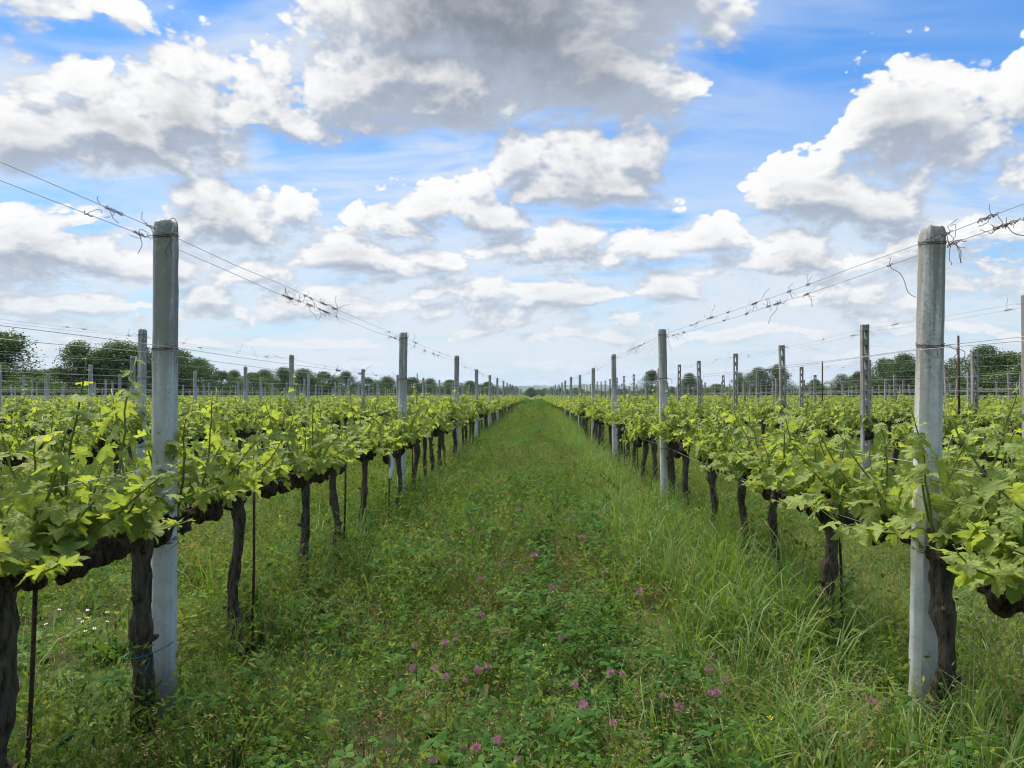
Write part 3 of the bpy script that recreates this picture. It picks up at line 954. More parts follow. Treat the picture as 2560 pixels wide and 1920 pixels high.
for rw in ROWS:
    lo = abs(rw['x']) * FPX / (1335.0 if rw['x'] < 0 else 1225.0)
    rw['first'] = lo
    nm = rw['name']
    k = rw['k']
    s0 = int(abs(rw['x']) * 100) + (7 if rw['x'] < 0 else 0)
    yb = max(-2.0, lo - 5.0)
    off = 0.058
    if k == 0:
        side = 1 if rw['x'] < 0 else -1
        wire(rw, 'top', lambda h: h - 0.055, 0.016 * side, 0.008, yb, 0.0014, s0 + 1, 'upper top wire with dried tendrils above ' + nm, 24, 0.003, ((258, 2), (352, 1), (770, 4)) if side > 0 else ((2440, 2), (2340, 1), (2010, 5), (1965, 1)))
        wire(rw, 'top', lambda h: h - 0.092, -0.010 * side, 0.022, yb, 0.0014, s0 + 2, 'lower top wire with dried tendrils above ' + nm, 26, 0.003, ((206, 0), (340, 4), (725, 1), (775, 3), (800, 4)) if side > 0 else ((2535, 4), (2470, 3), (2448, 0), (2345, 4), (2192, 7), (1998, 4)))
        wire(rw, 'mid', lambda h: 1.635, off, 0.01, yb, 0.0013, s0 + 3, 'right hand middle wire strung along ' + nm, 7)
        wire(rw, 'mid', lambda h: 1.615, -off, 0.02, yb, 0.0013, s0 + 4, 'left hand middle wire strung along ' + nm, 7)
        wire(rw, 'leaf', lambda h: 1.14, off, 0.02, yb, 0.0015, s0 + 5, 'wire running through the leaves of ' + nm)
        wire(rw, 'cordon', (lambda h: 0.93) if side > 0 else (lambda h: 0.84), side * 0.05, 0.03, yb, 0.0009, s0 + 6, 'low wire carrying the dark vine arms of ' + nm)
    elif k <= 2:
        wire(rw, 'top', lambda h: h - 0.075, -0.05, 0.012, yb, 0.0014, s0 + 1, 'top wire with dried tendrils above ' + nm, 16 if k == 1 else 8, 0.003)
        wire(rw, 'top', lambda h: h - 0.10, 0.05, 0.03, yb, 0.0014, s0 + 2, 'second top wire just below the first above ' + nm, 10 if k == 1 else 5, 0.003)
        wire(rw, 'mid', lambda h: 1.66, 0.05, 0.02, yb, 0.0014, s0 + 3, 'middle wire strung along ' + nm)
        wire(rw, 'mid', lambda h: 1.50, -0.05, 0.02, yb, 0.0014, s0 + 4, 'second middle wire strung along ' + nm)
        wire(rw, 'leaf', lambda h: 1.22, 0.05, 0.02, yb, 0.0013, s0 + 5, 'wire at the leaf tops of ' + nm)
    elif k <= 7:
        wire(rw, 'top', lambda h: h - 0.08, 0.0, 0.02, yb, 0.0020, s0 + 1, 'top wire strung above ' + nm, 3 if k < 5 else 0)
        wire(rw, 'mid', lambda h: 1.62, 0.05, 0.02, yb, 0.0022, s0 + 2, 'middle wire strung along ' + nm)
        wire(rw, 'mid', lambda h: 1.42, -0.05, 0.02, yb, 0.0022, s0 + 3, 'lowest wire strung along ' + nm)

# ------------------------------------------------------------------ grapevine wood
def vine_wood(seed, arm_a, arm_b, seg, rings, thick=1.0, H=None):
    """gnarled trunk and the horizontal arm it carries; the row runs along Y"""
    r = np.random.default_rng(seed)
    H = r.uniform(0.82, 0.89) if H is None else H
    n = rings
    t = np.linspace(0, 1, n)
    wx = r.uniform(-1, 1, 4); wy = r.uniform(-1, 1, 4)
    px = sum(w * 0.015 * np.sin(t * (2.2 + 2.6 * i) + i) for i, w in enumerate(wx))
    py = sum(w * 0.020 * np.sin(t * (2.0 + 2.4 * i) + 2 * i) for i, w in enumerate(wy))
    px -= px[0]; py -= py[0]
    path = np.stack([px, py, -0.06 + t * (H + 0.06)], 1)
    rad = (0.031 + 0.010 * (1 - t) ** 2 + 0.010 * np.exp(-((t - 0.93) / 0.10) ** 2)) * thick
    for k in range(3):
        c = r.uniform(0.1, 0.85)
        rad = rad + 0.010 * np.exp(-((t - c) / 0.05) ** 2) * r.uniform(0.3, 1)
    rough = 1 + 0.13 * smooth_noise(n, seg, (11, 7), r, 3) * (1 if rings > 20 else 0.6)
    mb = MB()
    mb.add(*tube(path, rad, seg, True, rough))
    for k in range(3):                                         # pruning stubs
        i = int(r.uniform(0.25, 0.9) * (n - 1)); a = r.uniform(0, 6.28)
        d = np.array([math.cos(a), math.sin(a), 0.25])
        mb.add(*tube([path[i] + d * rad[i] * 0.6, path[i] + d * (rad[i] + 0.018), path[i] + d * (rad[i] + 0.03)], [0.018, 0.013, 0.006], 6))
    trunk = mb.mesh('trunk', M['bark'])
    head = path[-1]
    cb = MB()
    spurs = []
    for sgn, L in ((1, arm_a), (-1, arm_b)):
        if L < 0.08: continue
        m = max(6, int(rings * 0.9 * L / 0.5))
        s = np.linspace(0, 1, m)
        dip = r.uniform(0.0, 0.05)
        zz = head[2] - 0.025 + 0.018 * np.sin(s * 16 + r.uniform(0, 6)) - dip * np.sin(s * math.pi * 0.9) + 0.012 * np.sin(s * 9 + r.uniform(0, 6))
        xx = head[0] + 0.02 * np.sin(s * 5 + r.uniform(0, 6)) * s
        yy = head[1] + sgn * (s * L)
        arm = np.stack([xx, yy, zz], 1)
        ar = (0.036 - 0.009 * s) * thick
        for k in range(int(3 + L * 7)):                        # knuckles where shoots were cut each year
            c = r.uniform(0.05, 0.97)
            ar = ar + r.uniform(0.004, 0.024) * np.exp(-((s - c) * L / r.uniform(0.015, 0.045)) ** 2)
        ar[-1] *= 0.55
        rg = 1 + 0.24 * smooth_noise(m, seg, (max(4, int(L * 26)), 6), r, 3) * (1 if rings > 20 else 0.5)
        cb.add(*tube(arm, ar, seg, True, rg))
        for k in range(int(3 + L * 9)):
            i = int(r.uniform(0.04, 1.0) * (m - 1))
            a = r.uniform(-0.9, 0.9)
            d = np.array([math.sin(a), r.uniform(-0.5, 0.5), math.cos(a)])
            b0 = arm[i] + d * ar[i] * 0.5
            ln = r.uniform(0.02, 0.06)
            cb.add(*tube([b0, b0 + d * ln * 0.6, b0 + d * (ln + 0.02)], [0.020, 0.016, 0.010], max(5, seg // 2)))
            spurs.append(tuple(b0 + d * ln))
    cordon = cb.mesh('cordon', M['cordon_bark']) if cb.v else None
    return trunk, cordon, spurs, head

# ------------------------------------------------------------------ grapevine leaf: five toothed lobes round the stalk
HALF = [(0.0, 0.0), (0.05, -0.13), (0.17, -0.24), (0.33, -0.22), (0.42, -0.10), (0.62, -0.04), (0.66, 0.12), (0.42, 0.20), (0.60, 0.36), (0.78, 0.52), (0.72, 0.68),
        (0.52, 0.64), (0.29, 0.54), (0.34, 0.74), (0.26, 0.90), (0.12, 1.00), (0.0, 1.10)]
def leaf_outline(r, teeth):
    out = []
    jit = 0.05 if teeth else 0.03
    for sgn in (1, -1):
        pts = [(x * sgn * r.uniform(1 - jit, 1 + jit), y * r.uniform(1 - jit, 1 + jit)) for x, y in HALF]
        pts = pts if sgn == 1 else pts[::-1]
        o = []
        for a, b in zip(pts[:-1], pts[1:]):
            o.append(a)
            if teeth:
                mx, my = (a[0] + b[0]) / 2, (a[1] + b[1]) / 2
                cx, cy = mx, my - 0.35
                l = math.hypot(cx, cy) + 1e-6
                k = r.uniform(-0.05, 0.02)
                o.append((mx + cx / l * k, my + cy / l * k))
        out += o
    return np.array(out)
def leaf_z(p, r, fold, droop, curl):
    x, y = p[:, 0], p[:, 1]
    return fold * np.abs(x) * 0.9 - droop * np.maximum(y, 0) ** 2 * 0.45 - curl * x * x * 0.8 + 0.045 * np.sin(x * 9 + r.uniform(0, 6)) + 0.04 * np.sin(y * 8 + r.uniform(0, 6))
def leaf_geo(seed, teeth=True, ring=True):
    r = np.random.default_rng(seed)
    o = leaf_outline(r, teeth)
    c = np.array([0.0, 0.30])
    fold, droop, curl = r.uniform(-0.2, 0.6), r.uniform(-0.1, 1.0), r.uniform(-0.2, 1.0)
    if ring:
        mid = c + (o - c) * 0.5
        p2 = np.concatenate([c[None], mid, o])
    else:
        p2 = np.concatenate([c[None], o])
    z = leaf_z(p2, r, fold, droop, curl)
    v = np.column_stack([p2, z])
    n = len(o)
    f = []
    if ring:
        for i in range(n):
            j = (i + 1) % n
            f.append((0, 1 + i, 1 + j))
            f.append((1 + i, 1 + n + i, 1 + n + j)); f.append((1 + i, 1 + n + j, 1 + j))
    else:
        f = [(0, 1 + i, 1 + (i + 1) % n) for i in range(n)]
    return v, np.array(f)
def far_leaf_geo(seed):
    r = np.random.default_rng(seed)
    o = np.array([(0, 0), (0.4, -0.18), (0.68, 0.1), (0.5, 0.25), (0.76, 0.58), (0.36, 0.6), (0, 1.08), (-0.36, 0.6), (-0.76, 0.58), (-0.5, 0.25), (-0.68, 0.1), (-0.4, -0.18)])
    p2 = np.concatenate([[(0, 0.3)], o])
    v = np.column_stack([p2, leaf_z(p2, r, r.uniform(0, 0.4), r.uniform(0, 0.6), r.uniform(0, 0.6))])
    return v, np.array([(0, 1 + i, 1 + (i + 1) % 12) for i in range(12)])
LEAF_HI = [leaf_geo(s, True, True) for s in range(14)]
LEAF_MID = [leaf_geo(50 + s, False, False) for s in range(10)]
LEAF_FAR = [far_leaf_geo(90 + s) for s in range(6)]
LEAF_MESH = [mk_mesh('leaf', v, f, M['vine_leaf'], True) for v, f in LEAF_HI]

def leaf_frame(r, out_az, droop):
    h = np.array([math.cos(out_az), math.sin(out_az), 0.0])
    y = h * math.cos(droop) - np.array([0, 0, 1.0]) * math.sin(droop)
    n = h * math.sin(droop) + np.array([0, 0, 1.0]) * math.cos(droop)
    n = n + r.standard_normal(3) * 0.28
    n -= y * np.dot(n, y); n /= np.linalg.norm(n)
    x = np.cross(y, n)
    return np.column_stack([x, y, n])

def shoots_of(seed, arm_a, arm_b, head, n_shoot, vigor=1.0, size=1.0, height=0.52):
    """list of (path, radii, [(matrix3, origin, size)], petioles)"""
    r = np.random.default_rng(seed)
    out = []
    for i in range(n_shoot):
        s = -arm_b + (arm_a + arm_b) * (i + r.uniform(0.1, 0.9)) / n_shoot
        p = np.array([head[0] + r.uniform(-0.035, 0.035), head[1] + s, head[2] + r.uniform(-0.01, 0.05)])
        L = height * r.choice([0.45, 0.6, 0.8, 1.0]) * r.uniform(0.85, 1.1) * vigor
        if r.random() < 0.13: L *= 1.4
        lean = np.array([r.choice([-1, 1]) * r.uniform(0.05, 0.65), r.uniform(-0.45, 0.45), 1.0])
        if r.random() < 0.16: lean = np.array([r.choice([-1, 1]) * r.uniform(0.8, 1.4), r.uniform(-0.6, 0.6), -0.35]); L *= 0.7
        elif r.random() < 0.22: lean = np.array([r.choice([-1, 1]) * r.uniform(0.9, 1.7), r.uniform(-0.5, 0.5), 0.55])
        d = lean / np.linalg.norm(lean)
        m = 9
        path = [p]
        for k in range(m):
            d = d + r.standard_normal(3) * 0.10 + np.array([0, 0, 0.07]); d /= np.linalg.norm(d)
            path.append(path[-1] + d * L / m)
        path = np.array(path)
        rad = np.linspace(0.0062, 0.0022, m + 1)
        leaves, pets = [], []
        nl = max(5, int(L / 0.042)) + 3
        for k in range(nl):
            t = (k + 0.35 + r.uniform(-0.25, 0.25)) / nl
            t = min(0.999, max(0.02, t))
            q = t * m; j = int(q); o = path[j] + (path[j + 1] - path[j]) * (q - j)
            side = 1 if k % 2 else -1
            az = (0 if side > 0 else math.pi) + r.uniform(-1.2, 1.2)
            az = az if r.random() < 0.8 else r.uniform(0, 6.28)
            sz = (0.084 * (1 - 0.45 * t ** 2.0) * r.choice([0.55, 0.8, 1.0, 1.1, 1.25]) * r.uniform(0.9, 1.1)) * size
            if t > 0.9: sz *= 0.55
            pl = sz * r.uniform(0.6, 1.0) * (1 - 0.5 * t)
            up = r.uniform(-0.1, 0.9)
            pd = np.array([math.cos(az), math.sin(az), up]); pd /= np.linalg.norm(pd)
            tip = o + pd * pl
            droop = r.uniform(0.0, 1.3) - 0.5 * (t > 0.8)
            leaves.append((leaf_frame(r, az, droop), tip, sz))
            pets.append((o, o + pd * pl * 0.6 + np.array([0, 0, 0.1 * pl]), tip))
        out.append((path, rad, leaves, pets))
    return out

def foliage_mesh(shoots, geos, r, near=True):
    V, F, Mi, n = [], [], [], 0
    for path, rad, leaves, pets in shoots:
        if near or True:
            v, f = tube(path, rad, 5 if near else 3, False)
            tri = []
            for q in f: tri += [(q[0], q[1], q[2]), (q[0], q[2], q[3])]
            V.append(v); F.append(np.array(tri) + n); Mi += [1] * len(tri); n += len(v)
        if near:
            for a, b, c in pets:
                v, f = tube([a, b, c], 0.0014, 3, False)
                tri = []
                for q in f: tri += [(q[0], q[1], q[2]), (q[0], q[2], q[3])]
                V.append(v); F.append(np.array(tri) + n); Mi += [1] * len(tri); n += len(v)
        for m3, o, s in leaves:
            v, f = geos[r.integers(len(geos))]
            V.append((v * s) @ m3.T + o); F.append(f + n); Mi += [0] * len(f); n += len(v)
    return mk_mesh('foliage', np.concatenate(V), np.concatenate(F), [M['vine_leaf'], M['shoot']], True, Mi)

# shared variants: (trunk, cordon, foliage mid, head)
VAR = []
for i in range(9):
    aa, ab = [(0.52, 0.46), (0.95, 0.0), (0.0, 0.95), (0.5, 0.5), (0.62, 0.36), (0.3, 0.66), (0.85, 0.1), (0.48, 0.5), (0.1, 0.86)][i]
    tr, co, sp, hd = vine_wood(200 + i, aa, ab, 16, 40, [1.0, 0.85, 0.95, 0.8, 1.05, 0.82, 0.9, 0.78, 0.95][i])
    sh = shoots_of(300 + i, aa, ab, hd, 16, 1.0, 0.84)
    VAR.append((tr, co, foliage_mesh(sh, LEAF_MID, np.random.default_rng(i)), hd))

def join_meshes(name, meshes, mats):
    V, F, Mi, n = [], [], [], 0
    for me, off in meshes:
        v = np.empty(len(me.vertices) * 3, dtype=np.float32); me.vertices.foreach_get('co', v)
        V.append(v.reshape(-1, 3))
        for p in me.polygons:
            F.append(tuple(i + n for i in p.vertices)); Mi.append(off + p.material_index)
        n += len(me.vertices)
    return mk_mesh(name, np.concatenate(V), F, mats, True, Mi)

FARVAR = []
for i in range(6):
    aa, ab = [(0.5, 0.5), (0.8, 0.2), (0.2, 0.8), (0.55, 0.45), (0.5, 0.5), (0.3, 0.7)][i]
    tr, co, sp, hd = vine_wood(400 + i, aa, ab, 7, 10, [1.0, 0.9, 0.85, 0.8, 0.95, 1.0][i])
    sh = shoots_of(500 + i, aa, ab, hd, 12, 1.0, 1.05)
    fo = foliage_mesh(sh, LEAF_FAR, np.random.default_rng(i), False)
    FARVAR.append(join_meshes('grapevine', [(tr, 0), (co, 1), (fo, 2)], [M['bark'], M['cordon_bark'], M['vine_leaf'], M['shoot']]))

# ------------------------------------------------------------------ the vines themselves
def near_vine(rw, x, y, seed, arms, thick, label, n_shoot=17, size=1.0, z_head=None):
    e = obj('grapevine', None, loc=(x, y, 0))
    tag(e, label, 'grapevine', 'grapevines in ' + rw['name'])
    tr, co, sp, hd = vine_wood(seed, arms[0], arms[1], 22, 70, thick, z_head)
    obj('trunk', tr, e)
    if co: obj('cordon', co, e)
    r = np.random.default_rng(seed + 1)
    sh = shoots_of(seed + 2, arms[0], arms[1], hd, n_shoot, 1.0, size, 0.50 if (z_head or 0) > 0.9 else 0.56)
    budget = 300
    for path, rad, leaves, pets in sh:
        mb = MB()
        mb.add(*tube(path, rad, 6))
        for a, b, c in pets: mb.add(*tube([a, b, c], 0.0015, 4))
        s = obj('shoot', mb.mesh('shoot', M['shoot']), e)
        for m3, o, sz in leaves:
            if budget <= 0: break
            budget -= 1
            lf = obj('leaf', LEAF_MESH[r.integers(len(LEAF_MESH))], s)
            m = Matrix([[*(m3[i] * sz), o[i]] for i in range(3)] + [[0, 0, 0, 1]])
            lf.matrix_basis = m
    return e

def ys_of(rw):
    if rw['k'] == 0 and rw['side'] == 'left': ys = [2.25, 3.12, 4.18, 5.2, 6.18, 7.4, 8.85]
    elif rw['k'] == 0: ys = [2.12, 3.06, 4.27, 5.2, 6.14, 7.15, 8.3, 9.15]
    else:
        st = max(0.8, rw['first'] - 1.6)
        ys = [st + _r.uniform(0, 0.6)]
    while ys[-1] < rw['end'] - 1.0: ys.append(ys[-1] + _r.uniform(0.92, 1.1))
    return ys

NEAR = {('left', 0): (31, (0.40, 0.62), 0.92), ('left', 1): (32, (0.25, 0.70), 1.08), ('left', 2): (33, (0.10, 0.80), 0.86), ('left', 3): (38, (0.25, 0.80), 0.82), ('left', 4): (41, (0.2, 0.7), 0.8), ('left', 5): (42, (0.75, 0.4), 0.8),
        ('right', 0): (34, (0.66, 0.60), 1.05), ('right', 1): (35, (0.25, 0.72), 1.08), ('right', 2): (36, (0.10, 0.90), 0.98), ('right', 3): (37, (0.3, 0.72), 0.78), ('right', 4): (43, (0.45, 0.5), 0.8), ('right', 5): (44, (0.5, 0.5), 0.82)}
budget = 300
far_pts = []
cand = []
for rw in ROWS:
    for n, y in enumerate(ys_of(rw)):
        x = rw['x'] + _r.uniform(-0.05, 0.05)
        if not in_view(x, y, 1.0): continue
        cand.append((rw, n, x, y))
cand.sort(key=lambda c: c[3] * (1.0 if c[0]['k'] == 0 else 1.6 + 0.5 * c[0]['k']))
counts = {}
for (rw, n, x, y) in cand:
    if budget <= 0:
        far_pts.append((x, y)); continue
    budget -= 1
    key = (rw['side'], rw['k'])
    counts[key] = counts.get(key, 0) + 1
    c = counts[key]
    if rw['k'] == 0 and c <= 40 or rw['k'] in (1, 2) and c <= 20:
        lab = '%s grapevine from the camera in %s' % (ordinal(c), rw['name'])
    elif rw['k'] < 4:
        lab = 'small distant grapevine farther along %s' % rw['name']
    else:
        lab = 'distant grapevine standing in %s' % rw['name']
    if rw['k'] == 0 and (rw['side'], n) in NEAR:
        sd, arms, th = NEAR[(rw['side'], n)]
        if (rw['side'], n) == ('left', 1): x = -1.60
        if (rw['side'], n) == ('right', 1): x = 1.625
        if (rw['side'], n) == ('left', 0): x = -1.62
        near_vine(rw, x, y, sd, arms, th, lab, 19, 0.82, 0.905 if rw['side'] == 'left' else 0.85)
        continue
    flip = _r.random() < 0.5
    rot = (0, 0, (math.pi if flip else 0) + R(_r.uniform(-3, 3)))
    vig = _r.choice([0.86, 0.95, 1.0, 1.06])
    scl = (vig, _r.uniform(0.98, 1.10), (0.55 + 0.45 * vig) * _r.uniform(0.96, 1.05) * (1.04 if rw['x'] == -X0 else 1.0))
    if y < 24 and rw['k'] <= 2:
        tr, co, fo, hd = VAR[(c * 5 + rw['k'] * 2 + _r.randrange(3)) % 9]
        e = obj('grapevine', None, loc=(x, y, 0), rot=rot, scale=scl)
        obj('trunk', tr, e); obj('cordon', co, e)
        tag(obj('foliage', fo, e), kind='stuff')
    else:
        e = obj('grapevine', FARVAR[_r.randrange(6)], loc=(x, y, 0), rot=rot, scale=scl)
    tag(e, lab, 'grapevine', 'grapevines in ' + rw['name'])

# ------------------------------------------------------------------ scattering of ground cover (stuff)
def scatter(name, pts, rot, scl, idx, sources, label):
    """one object: points that each carry one of the source plants"""
    col = bpy.data.collections.new(name + '_plants')
    for i, me in enumerate(sources):
        col.objects.link(bpy.data.objects.new('%s_%02d' % (name, i), me))
    me = bpy.data.meshes.new(name)
    p = np.asarray(pts, dtype=np.float32)
    me.vertices.add(len(p)); me.vertices.foreach_set('co', p.ravel())
    for nm, tp, key, a in (('rot', 'FLOAT_VECTOR', 'vector', rot), ('scl', 'FLOAT_VECTOR', 'vector', scl), ('pick', 'INT', 'value', idx)):
        at = me.attributes.new(nm, tp, 'POINT')
        at.data.foreach_set(key, np.asarray(a, dtype=np.int32 if tp == 'INT' else np.float32).ravel())
    o = obj(name, me)
    ng = bpy.data.node_groups.new(name, 'GeometryNodeTree')
    ng.interface.new_socket('Geometry', in_out='INPUT', socket_type='NodeSocketGeometry')
    ng.interface.new_socket('Geometry', in_out='OUTPUT', socket_type='NodeSocketGeometry')
    N, L = ng.nodes, ng.links
    gi, go = N.new('NodeGroupInput'), N.new('NodeGroupOutput')
    ip = N.new('GeometryNodeInstanceOnPoints')
    ci = N.new('GeometryNodeCollectionInfo')
    ci.inputs['Collection'].default_value = col
    ci.inputs['Separate Children'].default_value = True
    ci.inputs['Reset Children'].default_value = True
    L.new(gi.outputs[0], ip.inputs['Points'])
    L.new(ci.outputs[0], ip.inputs['Instance'])
    ip.inputs['Pick Instance'].default_value = True
    for nm, tp, sock in (('pick', 'INT', 'Instance Index'), ('rot', 'FLOAT_VECTOR', 'Rotation'), ('scl', 'FLOAT_VECTOR', 'Scale')):
        na = N.new('GeometryNodeInputNamedAttribute')
        na.data_type = tp
        na.inputs['Name'].default_value = nm
        src = [s for s in na.outputs if s.enabled and s.name == 'Attribute'][0]
        if sock == 'Rotation':
            er = N.new('FunctionNodeEulerToRotation')
            L.new(src, er.inputs[0]); src = er.outputs[0]
        L.new(src, ip.inputs[sock])
    L.new(ip.outputs[0], go.inputs[0])
    md = o.modifiers.new('scatter', 'NODES')
    md.node_group = ng
    tag(o, label, kind='stuff')
    return o

# far vines beyond the three hundred that show largest, and the next block behind the end of the rows
for k in range(-9, 10):
    for y in np.arange(128, 215, 1.6): far_pts.append((k * 3.2 + 0.9, y))
for x in np.arange(-34, 34, 1.1): far_pts.append((x, 121.0 + _r.uniform(-0.2, 0.2)))
fp = np.array([(x, y, 0) for x, y in far_pts])
n = len(fp)
rot = np.zeros((n, 3)); rot[:, 2] = rng.choice([0, math.pi], n) + rng.normal(0, 0.05, n)
scl = np.ones((n, 3)); scl[:, 1] = rng.uniform(1.0, 1.15, n); scl[:, 2] = rng.uniform(0.92, 1.08, n)
tag(scatter('distant_vines', fp, rot, scl, rng.integers(0, 6, n), FARVAR, 'mass of green vine rows far behind and to the sides'), cat='grapevine')

# ------------------------------------------------------------------ plants of the ground cover
def blade(r, base, h, w, az, bend, V, F, seg=4, twist=0.3):
    n = len(V)
    d = np.array([math.cos(az), math.sin(az), 0.0]); sd = np.array([-d[1], d[0], 0.0])
    sd = sd * math.cos(twist) + d * math.sin(twist)
    for k in range(seg):
        t = k / seg
        ang = bend * t * t
        c = np.array(base) + d * h * (t * math.sin(ang * 0.55) + 0.02) + np.array([0, 0, 1.0]) * h * t * math.cos(ang * 0.55)
        ww = w * (1 - t ** 1.8) * (0.7 + 0.3 * min(1, t * 4))
        V.append(c - sd * ww / 2); V.append(c + sd * ww / 2)
    ang = bend
    V.append(np.array(base) + d * h * math.sin(ang * 0.55) + np.array([0, 0, 1.0]) * h * math.cos(ang * 0.55))
    for k in range(seg - 1):
        a = n + 2 * k
        F.append((a, a + 1, a + 3)); F.append((a, a + 3, a + 2))
    a = n + 2 * (seg - 1)
    F.append((a, a + 1, a + 2))

def grass_tuft(seed, nb, h0, h1, rad, w=0.006, bend=(0.4, 2.2), mat='grass'):
    r = np.random.default_rng(seed); V, F = [], []
    for i in range(nb):
        a, q = r.uniform(0, 6.28), rad * math.sqrt(r.random())
        blade(r, (math.cos(a) * q, math.sin(a) * q, -0.01), r.uniform(h0, h1), w * r.uniform(0.6, 1.3), a + r.uniform(-1.2, 1.2), r.uniform(*bend), V, F, 5, r.uniform(-0.6, 0.6))
    return mk_mesh('grass_tuft', np.array(V), np.array(F), M[mat], True)

def leaflet(c, d, up, L, W, V, F):
    n = len(V)
    s = np.cross(d, up); s /= np.linalg.norm(s) + 1e-9
    V += [c, c + d * L * 0.45 + s * W / 2 - up * L * 0.02, c + d * L * 0.9 + s * W * 0.28, c + d * L, c + d * L * 0.9 - s * W * 0.28, c + d * L * 0.45 - s * W / 2 - up * L * 0.02, c + d * L * 0.5 + up * L * 0.06]
    F += [(n, n + 1, n + 6), (n + 1, n + 2, n + 6), (n + 2, n + 3, n + 6), (n + 3, n + 4, n + 6), (n + 4, n + 5, n + 6), (n + 5, n, n + 6)]

def clover_patch(seed, nl, rad, h0, h1, size):
    r = np.random.default_rng(seed); V, F = [], []
    for i in range(nl):
        a, q = r.uniform(0, 6.28), rad * math.sqrt(r.random())
        h = r.uniform(h0, h1)
        top = np.array([math.cos(a) * q + r.normal(0, 0.02), math.sin(a) * q + r.normal(0, 0.02), h])
        n = len(V)
        b0 = np.array([math.cos(a) * q * 0.6, math.sin(a) * q * 0.6, 0.0])
        V += [b0 + (0.001, 0, 0), b0 - (0.001, 0, 0), top]; F.append((n, n + 1, n + 2))
        up = np.array([r.normal(0, 0.35), r.normal(0, 0.35), 1.0]); up /= np.linalg.norm(up)
        a0 = r.uniform(0, 6.28); sz = size * r.uniform(0.6, 1.25)
        for k in range(3):
            t = a0 + k * 2.094
            d = np.array([math.cos(t), math.sin(t), 0.0]); d -= up * np.dot(d, up); d = d / np.linalg.norm(d) + up * r.uniform(-0.25, 0.35)
            leaflet(top, d, up, sz, sz * 0.72, V, F)
    return mk_mesh('clover_patch', np.array(V), np.array(F), M['clover'], True)

def feathery(seed, ns, rad, h0, h1, size, mat):
    """stems with many small leaves"""
    r = np.random.default_rng(seed); V, F = [], []
    for i in range(ns):
        a, q = r.uniform(0, 6.28), rad * math.sqrt(r.random())
        h = r.uniform(h0, h1)
        b0 = np.array([math.cos(a) * q, math.sin(a) * q, 0.0])
        lean = np.array([r.normal(0, 0.35), r.normal(0, 0.35), 1.0]) * h
        n = len(V)
        sdv = np.array([r.normal(), r.normal(), 0]); sdv *= 0.0016 / (np.linalg.norm(sdv) + 1e-9)
        V += [b0 + sdv, b0 - sdv, b0 + lean]; F.append((n, n + 1, n + 2))
        for k in range(int(9 + 5 * r.random())):
            t = r.uniform(0.2, 1.0)
            c = b0 + lean * t
            az = r.uniform(0, 6.28)
            d = np.array([math.cos(az), math.sin(az), r.uniform(-0.2, 0.8)]); d /= np.linalg.norm(d)
            up = np.array([r.normal(0, 0.5), r.normal(0, 0.5), 1.0]); up /= np.linalg.norm(up)
            n = len(V); L = size * r.uniform(0.5, 1.3) * (1.15 - 0.5 * t); W = L * 0.38
            s = np.cross(d, up); s /= np.linalg.norm(s) + 1e-9
            V += [c, c + d * L * 0.5 + s * W / 2, c + d * L, c + d * L * 0.5 - s * W / 2]
            F += [(n, n + 1, n + 2), (n, n + 2, n + 3)]
    return mk_mesh('feathery_weed', np.array(V), np.array(F), M[mat], True)

def broad(seed, nl, L0, L1):
    r = np.random.default_rng(seed); V, F = [], []
    for i in range(nl):
        az = i * 2.4 + r.uniform(-0.4, 0.4); L = r.uniform(L0, L1); W = L * r.uniform(0.28, 0.42)
        d = np.array([math.cos(az), math.sin(az), 0.0]); s = np.array([-d[1], d[0], 0.0])
        el = r.uniform(0.5, 1.25); n = len(V); m = 6
        for k in range(m + 1):
            t = k / m
            g = el - 1.3 * t * t * r.uniform(0.8, 1.1)
            c = d * L * (t * math.cos(el * 0.8)) + np.array([0, 0, 1.0]) * L * (t * math.sin(el) - 0.5 * t * t * (0.5 + 0.4 * r.random()))
            w = W / 2 * math.sin(math.pi * min(1, (t * 0.93 + 0.06))) ** 0.8
            V += [c - s * w + np.array([0, 0, w * 0.35]), c, c + s * w + np.array([0, 0, w * 0.35])]
        for k in range(m):
            a = n + 3 * k
            F += [(a, a + 1, a + 4), (a, a + 4, a + 3), (a + 1, a + 2, a + 5), (a + 1, a + 5, a + 4)]
    return mk_mesh('broad_weed', np.array(V), np.array(F), M['dock'], True)

def seed_stems(seed, ns, rad, h0, h1):
    r = np.random.default_rng(seed); V, F = [], []
    for i in range(ns):
        a, q = r.uniform(0, 6.28), rad * math.sqrt(r.random())
        h = r.uniform(h0, h1); az = r.uniform(0, 6.28)
        b0 = np.array([math.cos(a) * q, math.sin(a) * q, 0.0])
        lean = np.array([math.cos(az) * r.uniform(0.05, 0.5), math.sin(az) * r.uniform(0.05, 0.5), 1.0]) * h
        n = len(V)
        V += [b0 + (0.0011, 0, 0), b0 - (0.0011, 0, 0), b0 + lean]; F.append((n, n + 1, n + 2))
        for k in range(9):
            c = b0 + lean * r.uniform(0.72, 1.0)
            d = np.array([r.normal(), r.normal(), r.uniform(0, 1.5)]); d /= np.linalg.norm(d)
            n = len(V); L = r.uniform(0.006, 0.018)
            s = np.cross(d, (0.3, 0.5, 0.8)); s /= np.linalg.norm(s)
            V += [c, c + d * L * 0.5 + s * 0.0022, c + d * L, c + d * L * 0.5 - s * 0.0022]; F += [(n, n + 1, n + 2), (n, n + 2, n + 3)]
    return mk_mesh('seed_stems', np.array(V), np.array(F), M['dry'], True)

